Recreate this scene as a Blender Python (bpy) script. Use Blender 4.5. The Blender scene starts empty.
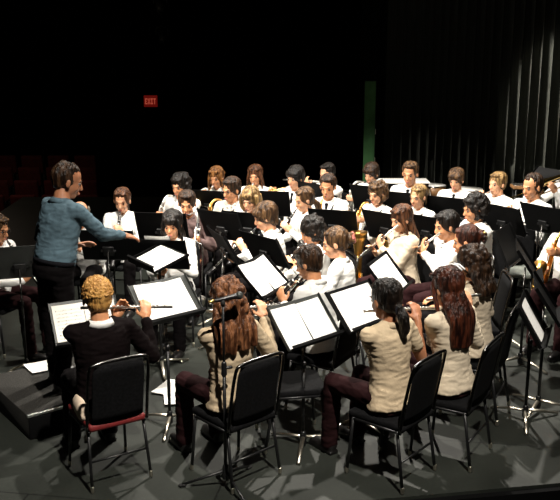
import bpy, bmesh, math, random
from mathutils import Vector as V, Matrix as M, noise
random.seed(7)
R = math.radians
sc = bpy.context.scene
COL = sc.collection

# ------------------------------------------------------------------ camera
FPX, PITCH, CAMH = 880.0, R(14.04), 2.9
cam_d = bpy.data.cameras.new('camera'); cam = bpy.data.objects.new('camera', cam_d); COL.objects.link(cam)
cam_d.sensor_width = 36; cam_d.lens = 36*FPX/560; cam_d.clip_end = 200
cam.location = (0, 0, CAMH); cam.rotation_euler = (R(90)-PITCH, 0, 0)
sc.camera = cam
def at(px, py, z):
    """point of the pixel's ray at height z"""
    x = (px-280)/FPX; v = (py-250)/FPX
    d = V((x, math.cos(PITCH)-v*math.sin(PITCH), -math.sin(PITCH)-v*math.cos(PITCH)))
    return V((0, 0, CAMH)) + d*((z-CAMH)/d.z)
def at_y(px, py, y):
    x = (px-280)/FPX; v = (py-250)/FPX
    d = V((x, math.cos(PITCH)-v*math.sin(PITCH), -math.sin(PITCH)-v*math.cos(PITCH)))
    return V((0, 0, CAMH)) + d*(y/d.y)

# ------------------------------------------------------------------ materials
def mat(name, col, rough=.6, metal=0, noise_scale=0, noise_amt=.25, bump=0, bump_scale=None, stretch=None, sss=0, col2=None, spec=.5, detail=3):
    m = bpy.data.materials.new(name); m.use_nodes = True
    nt = m.node_tree; b = nt.nodes['Principled BSDF']
    b.inputs['Base Color'].default_value = (*col, 1); b.inputs['Roughness'].default_value = rough; b.inputs['Metallic'].default_value = metal
    b.inputs['Specular IOR Level'].default_value = spec
    if noise_scale or bump:
        tc = nt.nodes.new('ShaderNodeTexCoord'); mp = nt.nodes.new('ShaderNodeMapping'); nt.links.new(tc.outputs['Object'], mp.inputs[0])
        if stretch: mp.inputs['Scale'].default_value = stretch
        def nz(s):
            n = nt.nodes.new('ShaderNodeTexNoise'); n.inputs['Scale'].default_value = s; n.inputs['Detail'].default_value = detail
            nt.links.new(mp.outputs[0], n.inputs['Vector']); return n
        if noise_scale:
            n = nz(noise_scale); rp = nt.nodes.new('ShaderNodeValToRGB')
            lo = col2 or tuple(c*(1-noise_amt) for c in col)
            rp.color_ramp.elements[0].color = (*lo, 1); rp.color_ramp.elements[1].color = (*(col if col2 else tuple(min(1, c*(1+noise_amt)) for c in col)), 1)
            rp.color_ramp.elements[0].position = .42 if col2 else .35; rp.color_ramp.elements[1].position = .62 if col2 else .65
            nt.links.new(n.outputs[0], rp.inputs[0]); nt.links.new(rp.outputs[0], b.inputs['Base Color'])
        if bump:
            n = nz(bump_scale or noise_scale); bp = nt.nodes.new('ShaderNodeBump'); bp.inputs['Strength'].default_value = bump; bp.inputs['Distance'].default_value = .02
            nt.links.new(n.outputs[0], bp.inputs['Height']); nt.links.new(bp.outputs[0], b.inputs['Normal'])
    return m
MT = {}
def skinmat(key, c): MT[key] = mat(key, c, .5, noise_scale=14, noise_amt=.10)
skinmat('skin_warm', (.58, .26, .125)); skinmat('skin_pale', (.64, .32, .18)); skinmat('skin_tan', (.36, .15, .075))
def hairmat(key, c, c2): MT[key] = mat(key, c, .42, noise_scale=38, col2=c2, stretch=(1, 1, .13), bump=1.0, bump_scale=70, spec=.3)
hairmat('hair_dark', (0.0124, 0.0074, 0.0050), (0.0019, 0.0013, 0.0009)); hairmat('hair_brown', (0.0527, 0.0248, 0.0112), (0.0077, 0.0034, 0.0015))
hairmat('hair_lightbrown', (0.1364, 0.0713, 0.0298), (0.0232, 0.0106, 0.0043)); hairmat('hair_auburn', (0.0744, 0.0186, 0.0081), (0.0109, 0.0028, 0.0015))
hairmat('hair_redbrown', (0.1302, 0.0508, 0.0205), (0.0186, 0.0065, 0.0028)); hairmat('hair_blond', (0.3596, 0.2232, 0.0868), (0.0806, 0.0434, 0.0155))
hairmat('hair_strawberry', (0.3100, 0.1364, 0.0434), (0.0682, 0.0263, 0.0087)); hairmat('hair_grey', (0.2604, 0.2232, 0.1736), (0.0682, 0.0558, 0.0403))
def cloth(key, c, amt=.06, bump=.35, bs=9): MT[key] = mat(key, c, .85, noise_scale=6, noise_amt=amt, bump=bump, bump_scale=bs, spec=.2 if c[0] > .02 else .06)
cloth('shirt_white', (.80, .79, .76)); cloth('shirt_cream', (.56, .47, .35)); cloth('shirt_beige', (.48, .375, .25), .08, .5, 14)
cloth('shirt_grey', (.50, .47, .42)); cloth('shirt_mauve', (.11, .070, .066)); cloth('denim_blue', (.075, .122, .152), .22, .5, 12)
cloth('jacket_black', (.0042, .0024, .0026), .2); cloth('trousers_black', (.004, .0032, .0035), .2); cloth('trousers_maroon', (.017, .006, .0066), .2)  # maroon of the trousers: a colour cast of the light put into dark cloth
cloth('tie_black', (.008, .008, .010)); cloth('cloth_pale', (.62, .50, .38))
MT['shoe'] = mat('shoe', (.008, .007, .007), .35); MT['sock'] = mat('sock', (.01, .01, .01), .9)
MT['lips'] = mat('lips', (.45, .13, .10), .45); MT['eye_white'] = mat('eye_white', (.22, .18, .16), .5); MT['iris'] = mat('iris', (.03, .018, .012), .2)
MT['silver'] = mat('silver', (.86, .84, .80), .34, 1); MT['brass'] = mat('brass', (.88, .60, .22), .24, 1); MT['gold_lacquer'] = mat('gold_lacquer', (.92, .52, .14), .28, 1)
MT['ebony'] = mat('ebony', (.010, .009, .010), .35); MT['chrome'] = mat('chrome', (.78, .76, .72), .18, 1)
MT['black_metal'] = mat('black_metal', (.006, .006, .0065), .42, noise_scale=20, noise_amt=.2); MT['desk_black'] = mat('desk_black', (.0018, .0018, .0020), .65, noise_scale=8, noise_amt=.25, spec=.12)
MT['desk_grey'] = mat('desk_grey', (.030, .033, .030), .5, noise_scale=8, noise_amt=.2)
MT['leg_steel'] = mat('leg_steel', (.60, .55, .46), .35, 1)
MT['chair_fabric'] = mat('chair_fabric', (.004, .004, .0045), .9, noise_scale=60, noise_amt=.4, spec=.12); MT['chair_seat_lit'] = mat('chair_seat_lit', (.11, .12, .105), .75, noise_scale=60, noise_amt=.3)  # empty chair's seat colour is raised so the pad looks lit
MT['chair_red'] = mat('chair_red', (.16, .010, .010), .7, noise_scale=40, noise_amt=.2)
MT['rubber'] = mat('rubber', (.01, .01, .01), .8); MT['glass_lens'] = mat('glass_lens', (.6, .6, .6), .1); MT['plastic_white'] = mat('plastic_white', (.75, .75, .73), .4)
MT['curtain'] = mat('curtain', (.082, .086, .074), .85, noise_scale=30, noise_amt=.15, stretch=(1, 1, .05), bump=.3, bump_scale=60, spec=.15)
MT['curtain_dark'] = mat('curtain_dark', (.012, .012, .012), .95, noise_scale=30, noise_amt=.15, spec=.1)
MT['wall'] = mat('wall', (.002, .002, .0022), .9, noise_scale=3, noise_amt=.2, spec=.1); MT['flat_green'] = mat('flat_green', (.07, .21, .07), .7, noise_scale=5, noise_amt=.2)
MT['podium_carpet'] = mat('podium_carpet', (.016, .0145, .012), .9, noise_scale=160, noise_amt=.9, bump=.4, bump_scale=160); MT['edge_metal'] = mat('edge_metal', (.80, .80, .78), .35, 1)
MT['seat_red'] = mat('seat_red', (.10, .008, .008), .85, noise_scale=20, noise_amt=.3)
MT['drum_white'] = mat('drum_white', (.82, .80, .76), .5, noise_scale=6, noise_amt=.05); MT['label_blue'] = mat('label_blue', (.06, .14, .45), .5)
MT['clip_silver'] = mat('clip_silver', (.85, .85, .85), .3); MT['yellow_brass'] = mat('yellow_brass', (.85, .62, .2), .35, 1); MT['wood'] = mat('wood', (.30, .15, .06), .5, noise_scale=12, noise_amt=.3, stretch=(1, 8, 1))

def paper_mat(key, lines, col):
    m = bpy.data.materials.new(key); m.use_nodes = True; nt = m.node_tree; b = nt.nodes['Principled BSDF']; b.inputs['Roughness'].default_value = .75
    b.inputs['Specular IOR Level'].default_value = .2
    tc = nt.nodes.new('ShaderNodeTexCoord'); sp = nt.nodes.new('ShaderNodeSeparateXYZ'); nt.links.new(tc.outputs['Object'], sp.inputs[0])
    def math_(op, a, bval, *rest):
        n = nt.nodes.new('ShaderNodeMath'); n.operation = op
        for i, q in enumerate((a, bval)):
            if q is None: continue
            if isinstance(q, (int, float)): n.inputs[i].default_value = q
            else: nt.links.new(q, n.inputs[i])
        return n.outputs[0]
    z = sp.outputs[2]; y = sp.outputs[1]
    st = math_('LESS_THAN', math_('PINGPONG', math_('MULTIPLY', z, 1), .0135), .0062)     # band of a stave, repeated down the page
    ln = math_('LESS_THAN', math_('PINGPONG', z, .0016), .0006)                          # the five lines
    nz = nt.nodes.new('ShaderNodeTexNoise'); nz.inputs['Scale'].default_value = 120; nt.links.new(tc.outputs['Object'], nz.inputs['Vector'])
    notes = math_('GREATER_THAN', nz.outputs[0], .60)
    ink = math_('MULTIPLY', st, math_('MAXIMUM', math_('MULTIPLY', ln, .55), notes))
    ay = math_('ABSOLUTE', y, None); az = math_('ABSOLUTE', z, None)
    ink = math_('MULTIPLY', ink, math_('MULTIPLY', math_('LESS_THAN', ay, .092), math_('LESS_THAN', az, .128)))
    mx = nt.nodes.new('ShaderNodeMix'); mx.data_type = 'RGBA'; nt.links.new(math_('MULTIPLY', ink, lines), mx.inputs[0])
    mx.inputs[6].default_value = (*col, 1); mx.inputs[7].default_value = (.03, .03, .03, 1)
    nt.links.new(mx.outputs[2], b.inputs['Base Color']); MT[key] = m
paper_mat('paper_music', .75, (.80, .76, .70)); hairmat('hair_golden', (.58, .31, .09), (.38, .18, .048)); hairmat('hair_copper', (.24, .098, .042), (.05, .017, .007)); paper_mat('paper_plain', .10, (.84, .83, .80))

def floor_mat():
    m = bpy.data.materials.new('stage_floor'); m.use_nodes = True; nt = m.node_tree; b = nt.nodes['Principled BSDF']
    b.inputs['Roughness'].default_value = .55; b.inputs['Specular IOR Level'].default_value = .3
    tc = nt.nodes.new('ShaderNodeTexCoord')
    n1 = nt.nodes.new('ShaderNodeTexNoise'); n1.inputs['Scale'].default_value = 2.3; n1.inputs['Detail'].default_value = 8; nt.links.new(tc.outputs['Object'], n1.inputs['Vector'])
    n2 = nt.nodes.new('ShaderNodeTexNoise'); n2.inputs['Scale'].default_value = 45; n2.inputs['Detail'].default_value = 4; nt.links.new(tc.outputs['Object'], n2.inputs['Vector'])
    r1 = nt.nodes.new('ShaderNodeValToRGB'); nt.links.new(n1.outputs[0], r1.inputs[0])
    r1.color_ramp.elements[0].position = .3; r1.color_ramp.elements[0].color = (.013, .0150, .0122, 1); r1.color_ramp.elements[1].position = .7; r1.color_ramp.elements[1].color = (.024, .0270, .0225, 1)
    br = nt.nodes.new('ShaderNodeTexBrick'); br.inputs['Scale'].default_value = 1; br.inputs['Brick Width'].default_value = 2.4; br.inputs['Row Height'].default_value = 1.2; br.inputs['Mortar Size'].default_value = .006
    br.inputs['Color1'].default_value = br.inputs['Color2'].default_value = (1, 1, 1, 1); br.inputs['Mortar'].default_value = (.25, .25, .25, 1)
    mp = nt.nodes.new('ShaderNodeMapping'); mp.inputs['Rotation'].default_value = (0, 0, R(9)); nt.links.new(tc.outputs['Object'], mp.inputs[0]); nt.links.new(mp.outputs[0], br.inputs['Vector'])
    mx = nt.nodes.new('ShaderNodeMix'); mx.data_type = 'RGBA'; mx.blend_type = 'MULTIPLY'; mx.inputs[0].default_value = 1
    nt.links.new(r1.outputs[0], mx.inputs[6]); nt.links.new(br.outputs['Color'], mx.inputs[7])
    mx2 = nt.nodes.new('ShaderNodeMix'); mx2.data_type = 'RGBA'; mx2.blend_type = 'OVERLAY'; mx2.inputs[0].default_value = .35
    nt.links.new(mx.outputs[2], mx2.inputs[6]); nt.links.new(n2.outputs[0], mx2.inputs[7]); nt.links.new(mx2.outputs[2], b.inputs['Base Color'])
    return m
MT['stage_floor'] = floor_mat()
def emit_mat(key, col, st):
    m = bpy.data.materials.new(key); m.use_nodes = True; b = m.node_tree.nodes['Principled BSDF']
    b.inputs['Base Color'].default_value = (*col, 1); b.inputs['Emission Color'].default_value = (*col, 1); b.inputs['Emission Strength'].default_value = st; MT[key] = m
emit_mat('exit_red', (.30, .012, .008), .25); emit_mat('exit_letters', (.8, .14, .08), .35)
def clear_mat(key):
    m = bpy.data.materials.new(key); m.use_nodes = True; b = m.node_tree.nodes['Principled BSDF']
    b.inputs['Base Color'].default_value = (.9, .93, .95, 1); b.inputs['Roughness'].default_value = .08; b.inputs['Transmission Weight'].default_value = .3; b.inputs['IOR'].default_value = 1.33; MT[key] = m
clear_mat('clear_plastic')

# ------------------------------------------------------------------ mesh helpers
def axes(d):
    d = d.normalized(); h = V((0, 0, 1)) if abs(d.z) < .9 else V((1, 0, 0))
    a = h.cross(d).normalized(); return a, d.cross(a)
def ell(bm, c, r, rot=None, n=14):
    mt = M.Translation(V(c))
    if rot is not None: mt = mt @ rot.to_4x4()
    mt = mt @ M.Diagonal((r[0], r[1], r[2], 1))
    bmesh.ops.create_uvsphere(bm, u_segments=n, v_segments=max(6, n*2//3), radius=1, matrix=mt)
def ring(bm, c, a, b, n, ra, rb):
    return [bm.verts.new(c + a*(ra*math.cos(2*math.pi*i/n)) + b*(rb*math.sin(2*math.pi*i/n))) for i in range(n)]
def skin_rings(bm, rs, closed=False):
    n = len(rs[0])
    prs = list(zip(rs, rs[1:])) + ([(rs[-1], rs[0])] if closed else [])
    for p, q in prs:
        for i in range(n): bm.faces.new((p[i], p[(i+1) % n], q[(i+1) % n], q[i]))
    if not closed:
        bm.faces.new(list(reversed(rs[0]))); bm.faces.new(rs[-1])
def loft(bm, secs, n=18):
    """secs: (centre, a-axis, ra, b-axis, rb)"""
    skin_rings(bm, [ring(bm, V(c), a, b, n, ra, rb) for c, a, ra, b, rb in secs])
def tube(bm, pts, rad, n=8, closed=False):
    pts = [V(p) for p in pts]; k = len(pts)
    rad = rad if isinstance(rad, (list, tuple)) else [rad]*k
    rs = []; a = None
    for i, p in enumerate(pts):
        if closed: t = pts[(i+1) % k]-pts[i-1]
        else: t = pts[min(i+1, k-1)]-pts[max(i-1, 0)]
        if t.length < 1e-9: t = V((0, 0, 1))
        t.normalize()
        if a is None: a, _ = axes(t)
        a = (a - t*a.dot(t));
        if a.length < 1e-6: a, _ = axes(t)
        a.normalize(); b = t.cross(a)
        rs.append(ring(bm, p, a, b, n, rad[i], rad[i]))
    skin_rings(bm, rs, closed)
def curve(pts, m=6):
    """Catmull-Rom through points"""
    P = [V(p) for p in pts]; P = [P[0]*2-P[1]] + P + [P[-1]*2-P[-2]]; out = []
    for i in range(1, len(P)-2):
        for j in range(m):
            t = j/m; a, b, c, d = P[i-1:i+3]
            out.append(.5*((2*b)+(c-a)*t+(2*a-5*b+4*c-d)*t*t+(3*b-a-3*c+d)*t**3))
    out.append(P[-2].copy()); return out
def lerps(vals, m=6):
    out = []
    for a, b in zip(vals, vals[1:]): out += [a+(b-a)*j/m for j in range(m)]
    return out+[vals[-1]]
def cap(bm, p0, p1, r0, r1, n=12):
    p0, p1 = V(p0), V(p1); d = p1-p0
    if d.length < 1e-6: return ell(bm, p0, (r0,)*3, n=n)
    d.normalize(); a, b = axes(d); rs = []
    for k in (1, .72, .4, 0): 
        c = math.sqrt(max(0, 1-k*k)); rs.append((p0-d*(r0*k), max(c*r0, r0*.12)))
    for k in (0, .4, .72, 1):
        c = math.sqrt(max(0, 1-k*k)); rs.append((p1+d*(r1*k), max(c*r1, r1*.12)))
    skin_rings(bm, [ring(bm, c, a, b, n, r, r) for c, r in rs])
def box(bm, c, s, rot=None, bev=0):
    mt = M.Translation(V(c))
    if rot is not None: mt = mt @ rot.to_4x4()
    g = bmesh.ops.create_cube(bm, size=1, matrix=mt @ M.Diagonal((s[0], s[1], s[2], 1)))
    if bev: 
        es = list({e for v in g['verts'] for e in v.link_edges})
        bmesh.ops.bevel(bm, geom=es, offset=bev, segments=3, profile=.5, affect='EDGES')
def obj(name, bm, m, parent=None, smooth=True):
    bmesh.ops.recalc_face_normals(bm, faces=bm.faces[:])
    me = bpy.data.meshes.new(name); bm.to_mesh(me); bm.free()
    if smooth: me.polygons.foreach_set('use_smooth', [True]*len(me.polygons))
    for q in (m if isinstance(m, (list, tuple)) else [m]): me.materials.append(MT[q])
    o = bpy.data.objects.new(name, me); COL.objects.link(o)
    if parent: o.parent = parent
    return o
TMP = bpy.data.objects.new('scratch', bpy.data.meshes.new('scratch')); COL.objects.link(TMP)
REM = TMP.modifiers.new('r', 'REMESH'); REM.mode = 'VOXEL'; REM.use_smooth_shade = True
SMO = TMP.modifiers.new('s', 'SMOOTH'); SMO.factor = .5
def fused(name, bm, m, parent, vox, it, warp=None):
    """one continuous skin over the overlapping closed pieces in bm"""
    bmesh.ops.recalc_face_normals(bm, faces=bm.faces[:])
    old = TMP.data; me = bpy.data.meshes.new('tmp'); bm.to_mesh(me); bm.free(); TMP.data = me; bpy.data.meshes.remove(old)
    REM.voxel_size = vox; SMO.iterations = it; SMO.show_viewport = it > 0
    dg = bpy.context.evaluated_depsgraph_get(); dg.update()
    out = bpy.data.meshes.new_from_object(TMP.evaluated_get(dg)); out.name = name
    if warp:
        nr = [v.normal.copy() for v in out.vertices]
        for v, nn in zip(out.vertices, nr): v.co += nn*warp(v.co)
    out.polygons.foreach_set('use_smooth', [True]*len(out.polygons))
    out.materials.clear(); out.materials.append(MT[m])
    o = bpy.data.objects.new(name, out); COL.objects.link(o); o.parent = parent
    return o
LABELS = {}
def tag(o, label, cat, group=None, kind=None):
    o['label'] = label; o['category'] = cat
    if group: o['group'] = group
    if kind: o['kind'] = kind
    return o
def thing(name, label, cat, loc=(0, 0, 0), rz=0, group=None):
    o = bpy.data.objects.new(name, None); COL.objects.link(o); o.empty_display_size = .1
    o.location = loc; o.rotation_euler = (0, 0, rz); return tag(o, label, cat, group)
def dup(root, label, mw=None, group=None):
    r = root.copy(); COL.objects.link(r); r['label'] = label
    if group: r['group'] = group
    if mw is not None: r.matrix_world = mw
    for ch in root.children:
        c = ch.copy(); COL.objects.link(c); c.parent = r
        for g in ch.children:
            d = g.copy(); COL.objects.link(d); d.parent = c
    return r
def struct(name, bm, m, smooth=False):
    o = obj(name, bm, m, None, smooth); o['kind'] = 'structure'; return o

# ------------------------------------------------------------------ chairs, stands
def make_chair(label, loc, rz, pad='chair_fabric', back='chair_fabric'):
    t = thing('stacking_chair', label, 'chair', loc, rz, 'padded band chairs')
    b = bmesh.new(); box(b, (0, 0, .432), (.43, .42, .052), bev=.02); obj('seat', b, pad, t)
    b = bmesh.new()
    rs = []
    for k in range(9):
        z = .462+.408*k/8; x = -.205-.07*(z-.46)/.41; w = .192-.02*max(0, (z-.78)/.09)**2
        rs.append((z, x, w))
    A = [ring(b, V((x, 0, z)), V((0, 1, 0)), V((1, 0, 0)), 20, w, .018) for z, x, w in rs]; skin_rings(b, A)
    obj('backrest', b, back, t)
    b = bmesh.new()
    pts = curve([(-.20, .222, .42), (-.225, .222, .60), (-.272, .215, .84), (-.284, .17, .888), (-.287, 0, .897), (-.284, -.17, .888), (-.272, -.215, .84), (-.225, -.222, .60), (-.20, -.222, .42)], 5)
    tube(b, pts, .0115, 8); obj('back_frame', b, 'chrome_dim', t)
    for sx, sy in ((1, 1), (1, -1), (-1, 1), (-1, -1)):
        b = bmesh.new(); top = V((.17*sx, .205*sy, .415)); ft = V((.205 if sx > 0 else -.235, .222*sy, .018))
        tube(b, [top, top+(ft-top)*.5, ft], .0115, 8); l = obj('leg', b, 'black_metal', t)
        b = bmesh.new(); cap(b, ft+V((0, 0, -.004)), ft+V((0, 0, .02)), .0135, .0135, 8); obj('foot_glide', b, 'leg_steel', l)
    for sy in (1, -1):
        b = bmesh.new(); tube(b, [(.17, .205*sy, .405), (-.2, .205*sy, .405)], .011, 8); obj('seat_rail', b, 'black_metal', t)
    b = bmesh.new(); tube(b, [(-.2, .21, .2), (-.2, -.21, .2)], .008, 8); obj('stretcher', b, 'black_metal', t)
    for c in list(t.children)+[g for q in t.children for g in q.children]: c.data.transform(M.Diagonal((1, .92, 1, 1)))
    return t
MT['chrome_dim'] = mat('chrome_dim', (.12, .115, .11), .25, 1)
CHAIR = {}
def chair(label, loc, rz, kind='black'):
    mw = M.Translation(V(loc)) @ M.Rotation(rz, 4, 'Z')
    if kind not in CHAIR:
        CHAIR[kind] = make_chair(label, loc, rz, *{'black': ('chair_fabric', 'chair_fabric'), 'red': ('chair_red', 'chair_fabric'), 'pale': ('chair_seat_lit', 'chair_fabric')}[kind]); return CHAIR[kind]
    return dup(CHAIR[kind], label, mw)

def make_stand(grey=False):
    t = thing('music_stand', '', 'music stand', (0, 0, 0), 0, 'sheet music stands')
    d = bmesh.new(); box(d, (0, 0, .01), (.004, .50, .34), bev=.0015)
    box(d, (.012, .248, .01), (.024, .004, .34), bev=.0015); box(d, (.012, -.248, .01), (.024, .004, .34), bev=.0015)
    desk = obj('desk', d, 'desk_black', t, False)
    d = bmesh.new(); box(d, (.028, 0, -.165), (.06, .50, .004), bev=.0015); box(d, (.057, 0, -.156), (.004, .50, .022), bev=.0015); obj('ledge', d, 'desk_black', desk, False)
    d = bmesh.new(); tube(d, [(-.012, -.07, -.05), (-.012, .07, -.05)], .014, 10); box(d, (-.014, 0, -.05), (.02, .10, .10), bev=.004); obj('tilt_bracket', d, 'black_metal', desk)
    b = bmesh.new(); tube(b, [(0, 0, 0), (0, 0, -1)], .0085, 10); obj('inner_tube', b, 'chrome_dim', t)
    b = bmesh.new(); tube(b, [(0, 0, .07), (0, 0, .62)], .0125, 12); tube(b, [(0, 0, .60), (0, 0, .64)], .017, 12); obj('outer_tube', b, 'black_metal', t)
    b = bmesh.new(); cap(b, (0, 0, .03), (0, 0, .10), .024, .022, 12); obj('hub', b, 'black_metal', t)
    for k in range(3):
        a = R(120*k+60); u = V((math.cos(a), math.sin(a), 0)); w = V((-math.sin(a), math.cos(a), 0))
        b = bmesh.new(); loft(b, [(u*.01+V((0, 0, .075)), w, .016, V((0, 0, 1)), .012), (u*.14+V((0, 0, .05)), w, .015, V((0, 0, 1)), .010), (u*.29+V((0, 0, .012)), w, .013, V((0, 0, 1)), .008)], 8)
        obj('leg', b, 'leg_steel' , t)
    return t
STAND = []
def stand(px, py, z, face, label, tilt=28, h=None, spin=None, grey=False, pages=(), pmat='paper_plain', who=''):
    """desk centre at the pixel's ray at height z; face = world yaw the pages look towards"""
    p = at(px, py, z)
    if not STAND: STAND.append(make_stand())
    t0 = STAND[0]
    first = len(STAND) == 1
    t = t0 if first else dup(t0, label)
    STAND.append(t)
    t['label'] = label; t.location = (p.x, p.y, 0); t.rotation_euler = (0, 0, face)
    ch = {c.name.split('.')[0]: c for c in t.children}
    ch['desk'].location = (0, 0, z); ch['desk'].rotation_euler = (R(spin or 0), -R(tilt), 0)
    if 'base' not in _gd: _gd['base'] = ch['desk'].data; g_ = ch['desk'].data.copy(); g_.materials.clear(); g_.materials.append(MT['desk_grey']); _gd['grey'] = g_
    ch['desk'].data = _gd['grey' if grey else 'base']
    ch['inner_tube'].location = (-.014*math.cos(R(tilt)), 0, z-.05); ch['inner_tube'].scale = (1, 1, max(.05, z-.05-.5))
    base = random.uniform(0, 120)
    for c in t.children:
        if c.name.startswith('leg'): c.rotation_euler = (0, 0, R(base))
    mw = M.Translation((p.x, p.y, 0)) @ M.Rotation(face, 4, 'Z') @ M.Translation((0, 0, z)) @ M.Rotation(-R(tilt), 4, 'Y') @ M.Rotation(R(spin or 0), 4, 'X')
    for k, (y, zz, rot, lab) in enumerate(pages):
        sheet(mw @ M.Translation((.005+.0015*k, y, zz)) @ M.Rotation(R(rot), 4, 'X'), lab, pmat)
    return t
_gd = {}
SHEET = {}
def sheet(mw, label, pmat='paper_plain', group='loose pages of music'):
    if pmat not in SHEET:
        b = bmesh.new(); ny, nz = 10, 12; W, H = .228, .305
        rows = []
        for j in range(nz+1):
            rows.append([b.verts.new((.002+.004*math.sin(i/ny*math.pi)*(1-j/nz*.4)+.006*(j/nz)**3*(abs(i/ny-.5)*2)**2, -W/2+W*i/ny, -H/2+H*j/nz)) for i in range(ny+1)])
        for j in range(nz):
            for i in range(ny): b.faces.new((rows[j][i], rows[j][i+1], rows[j+1][i+1], rows[j+1][i]))
        pass
        o = obj('sheet_music', b, pmat); SHEET[pmat] = o; tag(o, label, 'sheet music', group)
    else:
        o = SHEET[pmat].copy(); COL.objects.link(o); o['label'] = label
    o.matrix_world = mw; return o

# ------------------------------------------------------------------ instruments (origin at the mouth)
def i_flute(t):
    b = bmesh.new(); tube(b, [(-.09, 0, 0), (-.088, 0, 0), (.10, 0, 0), (.101, 0, 0), (.13, 0, 0), (.131, 0, 0), (.575, 0, 0)], [.009, .0105, .0095, .012, .012, .0098, .0098], 12); obj('tube', b, 'silver', t)
    b = bmesh.new(); ell(b, (0, 0, .007), (.016, .012, .006)); obj('lip_plate', b, 'silver', t)
    b = bmesh.new()
    for k in range(13): x = .17+.029*k; tube(b, [(x, 0, .008), (x, 0, .0145)], .0085, 10)
    tube(b, [(.16, -.011, .006), (.56, -.011, .006)], .003, 6); obj('keywork', b, 'silver', t)
def i_clarinet(t):
    b = bmesh.new(); tube(b, [(-.005, 0, .004), (.03, 0, 0), (.07, 0, 0)], [.004, .010, .0125], 12); obj('mouthpiece', b, 'ebony', t)
    b = bmesh.new(); tube(b, [(.065, 0, 0), (.12, 0, 0), (.121, 0, 0), (.56, 0, 0)], [.015, .015, .0135, .0145], 14); obj('body', b, 'ebony', t)
    b = bmesh.new(); tube(b, [(.56, 0, 0), (.60, 0, 0), (.63, 0, 0), (.655, 0, 0), (.65, 0, 0), (.62, 0, 0)], [.0155, .018, .024, .034, .031, .018], 16); obj('bell', b, 'ebony', t)
    b = bmesh.new()
    for x in (.065, .12, .33, .56): tube(b, [(x-.004, 0, 0), (x+.004, 0, 0)], .0165, 14)
    for k in range(10): x = .16+.038*k; tube(b, [(x, 0, .012), (x, 0, .019)], .0085, 8)
    tube(b, [(.15, .012, .012), (.32, .012, .012)], .003, 6); tube(b, [(.34, -.012, .012), (.54, -.012, .012)], .003, 6); tube(b, [(.36, .014, .006), (.53, .014, .006)], .003, 6)
    obj('keywork', b, 'silver', t)
def sax(t, k, fin):
    b = bmesh.new(); tube(b, [(-.005, 0, .002), (.03, 0, 0), (.06, 0, .004)], [.004, .010, .011], 10); obj('mouthpiece', b, 'ebony', t)
    b = bmesh.new(); q = curve([(.05*k, 0, .002), (.10*k, 0, .02), (.15*k, 0, .012), (.175*k, 0, -.035)], 5); tube(b, q, lerps([.0085, .010, .012, .014], 5), 12); obj('neck', b, fin, t)
    b = bmesh.new(); pts = curve([(.175*k, 0, -.03), (.15*k, 0, -.25*k), (.115*k, 0, -.50*k), (.118*k, 0, -.59*k), (.165*k, 0, -.64*k), (.215*k, 0, -.60*k), (.25*k, 0, -.50*k)], 6)
    tube(b, pts, lerps([.014*k, .021*k, .030*k, .033*k, .036*k, .039*k, .043*k], 6), 16); obj('body', b, fin, t)
    b = bmesh.new(); pts = curve([(.25*k, 0, -.50*k), (.275*k, 0, -.40*k), (.305*k, 0, -.325*k), (.325*k, 0, -.295*k)], 4)+[V((.322*k, 0, -.30*k)), V((.29*k, 0, -.37*k))]
    tube(b, pts, lerps([.043*k, .048*k, .058*k, .070*k], 4)+[.064*k, .04*k], 20); obj('bell', b, fin, t)
    b = bmesh.new()
    for i in range(7):
        z = -.09-.058*i; x = .17-.012*i
        tube(b, [((x+.016)*k, 0, z*k), ((x+.032)*k, 0, z*k)], (.011+.0012*i)*k, 10)
    for i in range(3):
        tube(b, [((.13+.03*i)*k, -.035*k, (-.55-.01*i)*k), ((.13+.03*i)*k, -.048*k, (-.55-.01*i)*k)], .024*k, 12)
    tube(b, [(.185*k, .02*k, -.08*k), (.14*k, .03*k, -.48*k)], .004, 6); tube(b, [(.185*k, -.022*k, -.08*k), (.14*k, -.034*k, -.48*k)], .004, 6); tube(b, [(.27*k, -.04*k, -.40*k), (.2*k, -.045*k, -.56*k)], .005, 6)
    obj('keywork', b, fin, t)
def i_alto(t): sax(t, 1, 'gold_lacquer')
def i_tenor(t): sax(t, 1.25, 'gold_lacquer')
def i_silversax(t): sax(t, 1.2, 'silver')
def i_bassclarinet(t):
    b = bmesh.new(); tube(b, [(-.005, 0, .002), (.03, 0, 0), (.06, 0, .004)], [.004, .010, .011], 10); obj('mouthpiece', b, 'ebony', t)
    b = bmesh.new(); q = curve([(.05, 0, .002), (.12, 0, .03), (.19, 0, .03), (.22, 0, -.06)], 5); tube(b, q, lerps([.009, .012, .014, .016], 5), 12); obj('neck', b, 'silver', t)
    b = bmesh.new(); tube(b, [(.22, 0, -.05), (.20, 0, -.85)], [.017, .021], 14); obj('body', b, 'ebony', t)
    b = bmesh.new(); q = curve([(.20, 0, -.84), (.20, 0, -.93), (.25, 0, -.98), (.31, 0, -.90), (.33, 0, -.80)], 5); tube(b, q, lerps([.023, .027, .034, .045, .065], 5), 16); obj('bell', b, 'silver', t)
    b = bmesh.new()
    for i in range(12):
        z = -.12-.06*i; tube(b, [(.22, 0, z), (.25, 0, z)], .017, 10)
        ell(b, (.215, .026*(1 if i % 2 else -1), z-.02), (.012, .014, .02), n=8)
    for y in (.026, -.026): tube(b, [(.225, y, -.09), (.215, y, -.80)], .006, 6)
    obj('keywork', b, 'silver', t)
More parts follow.
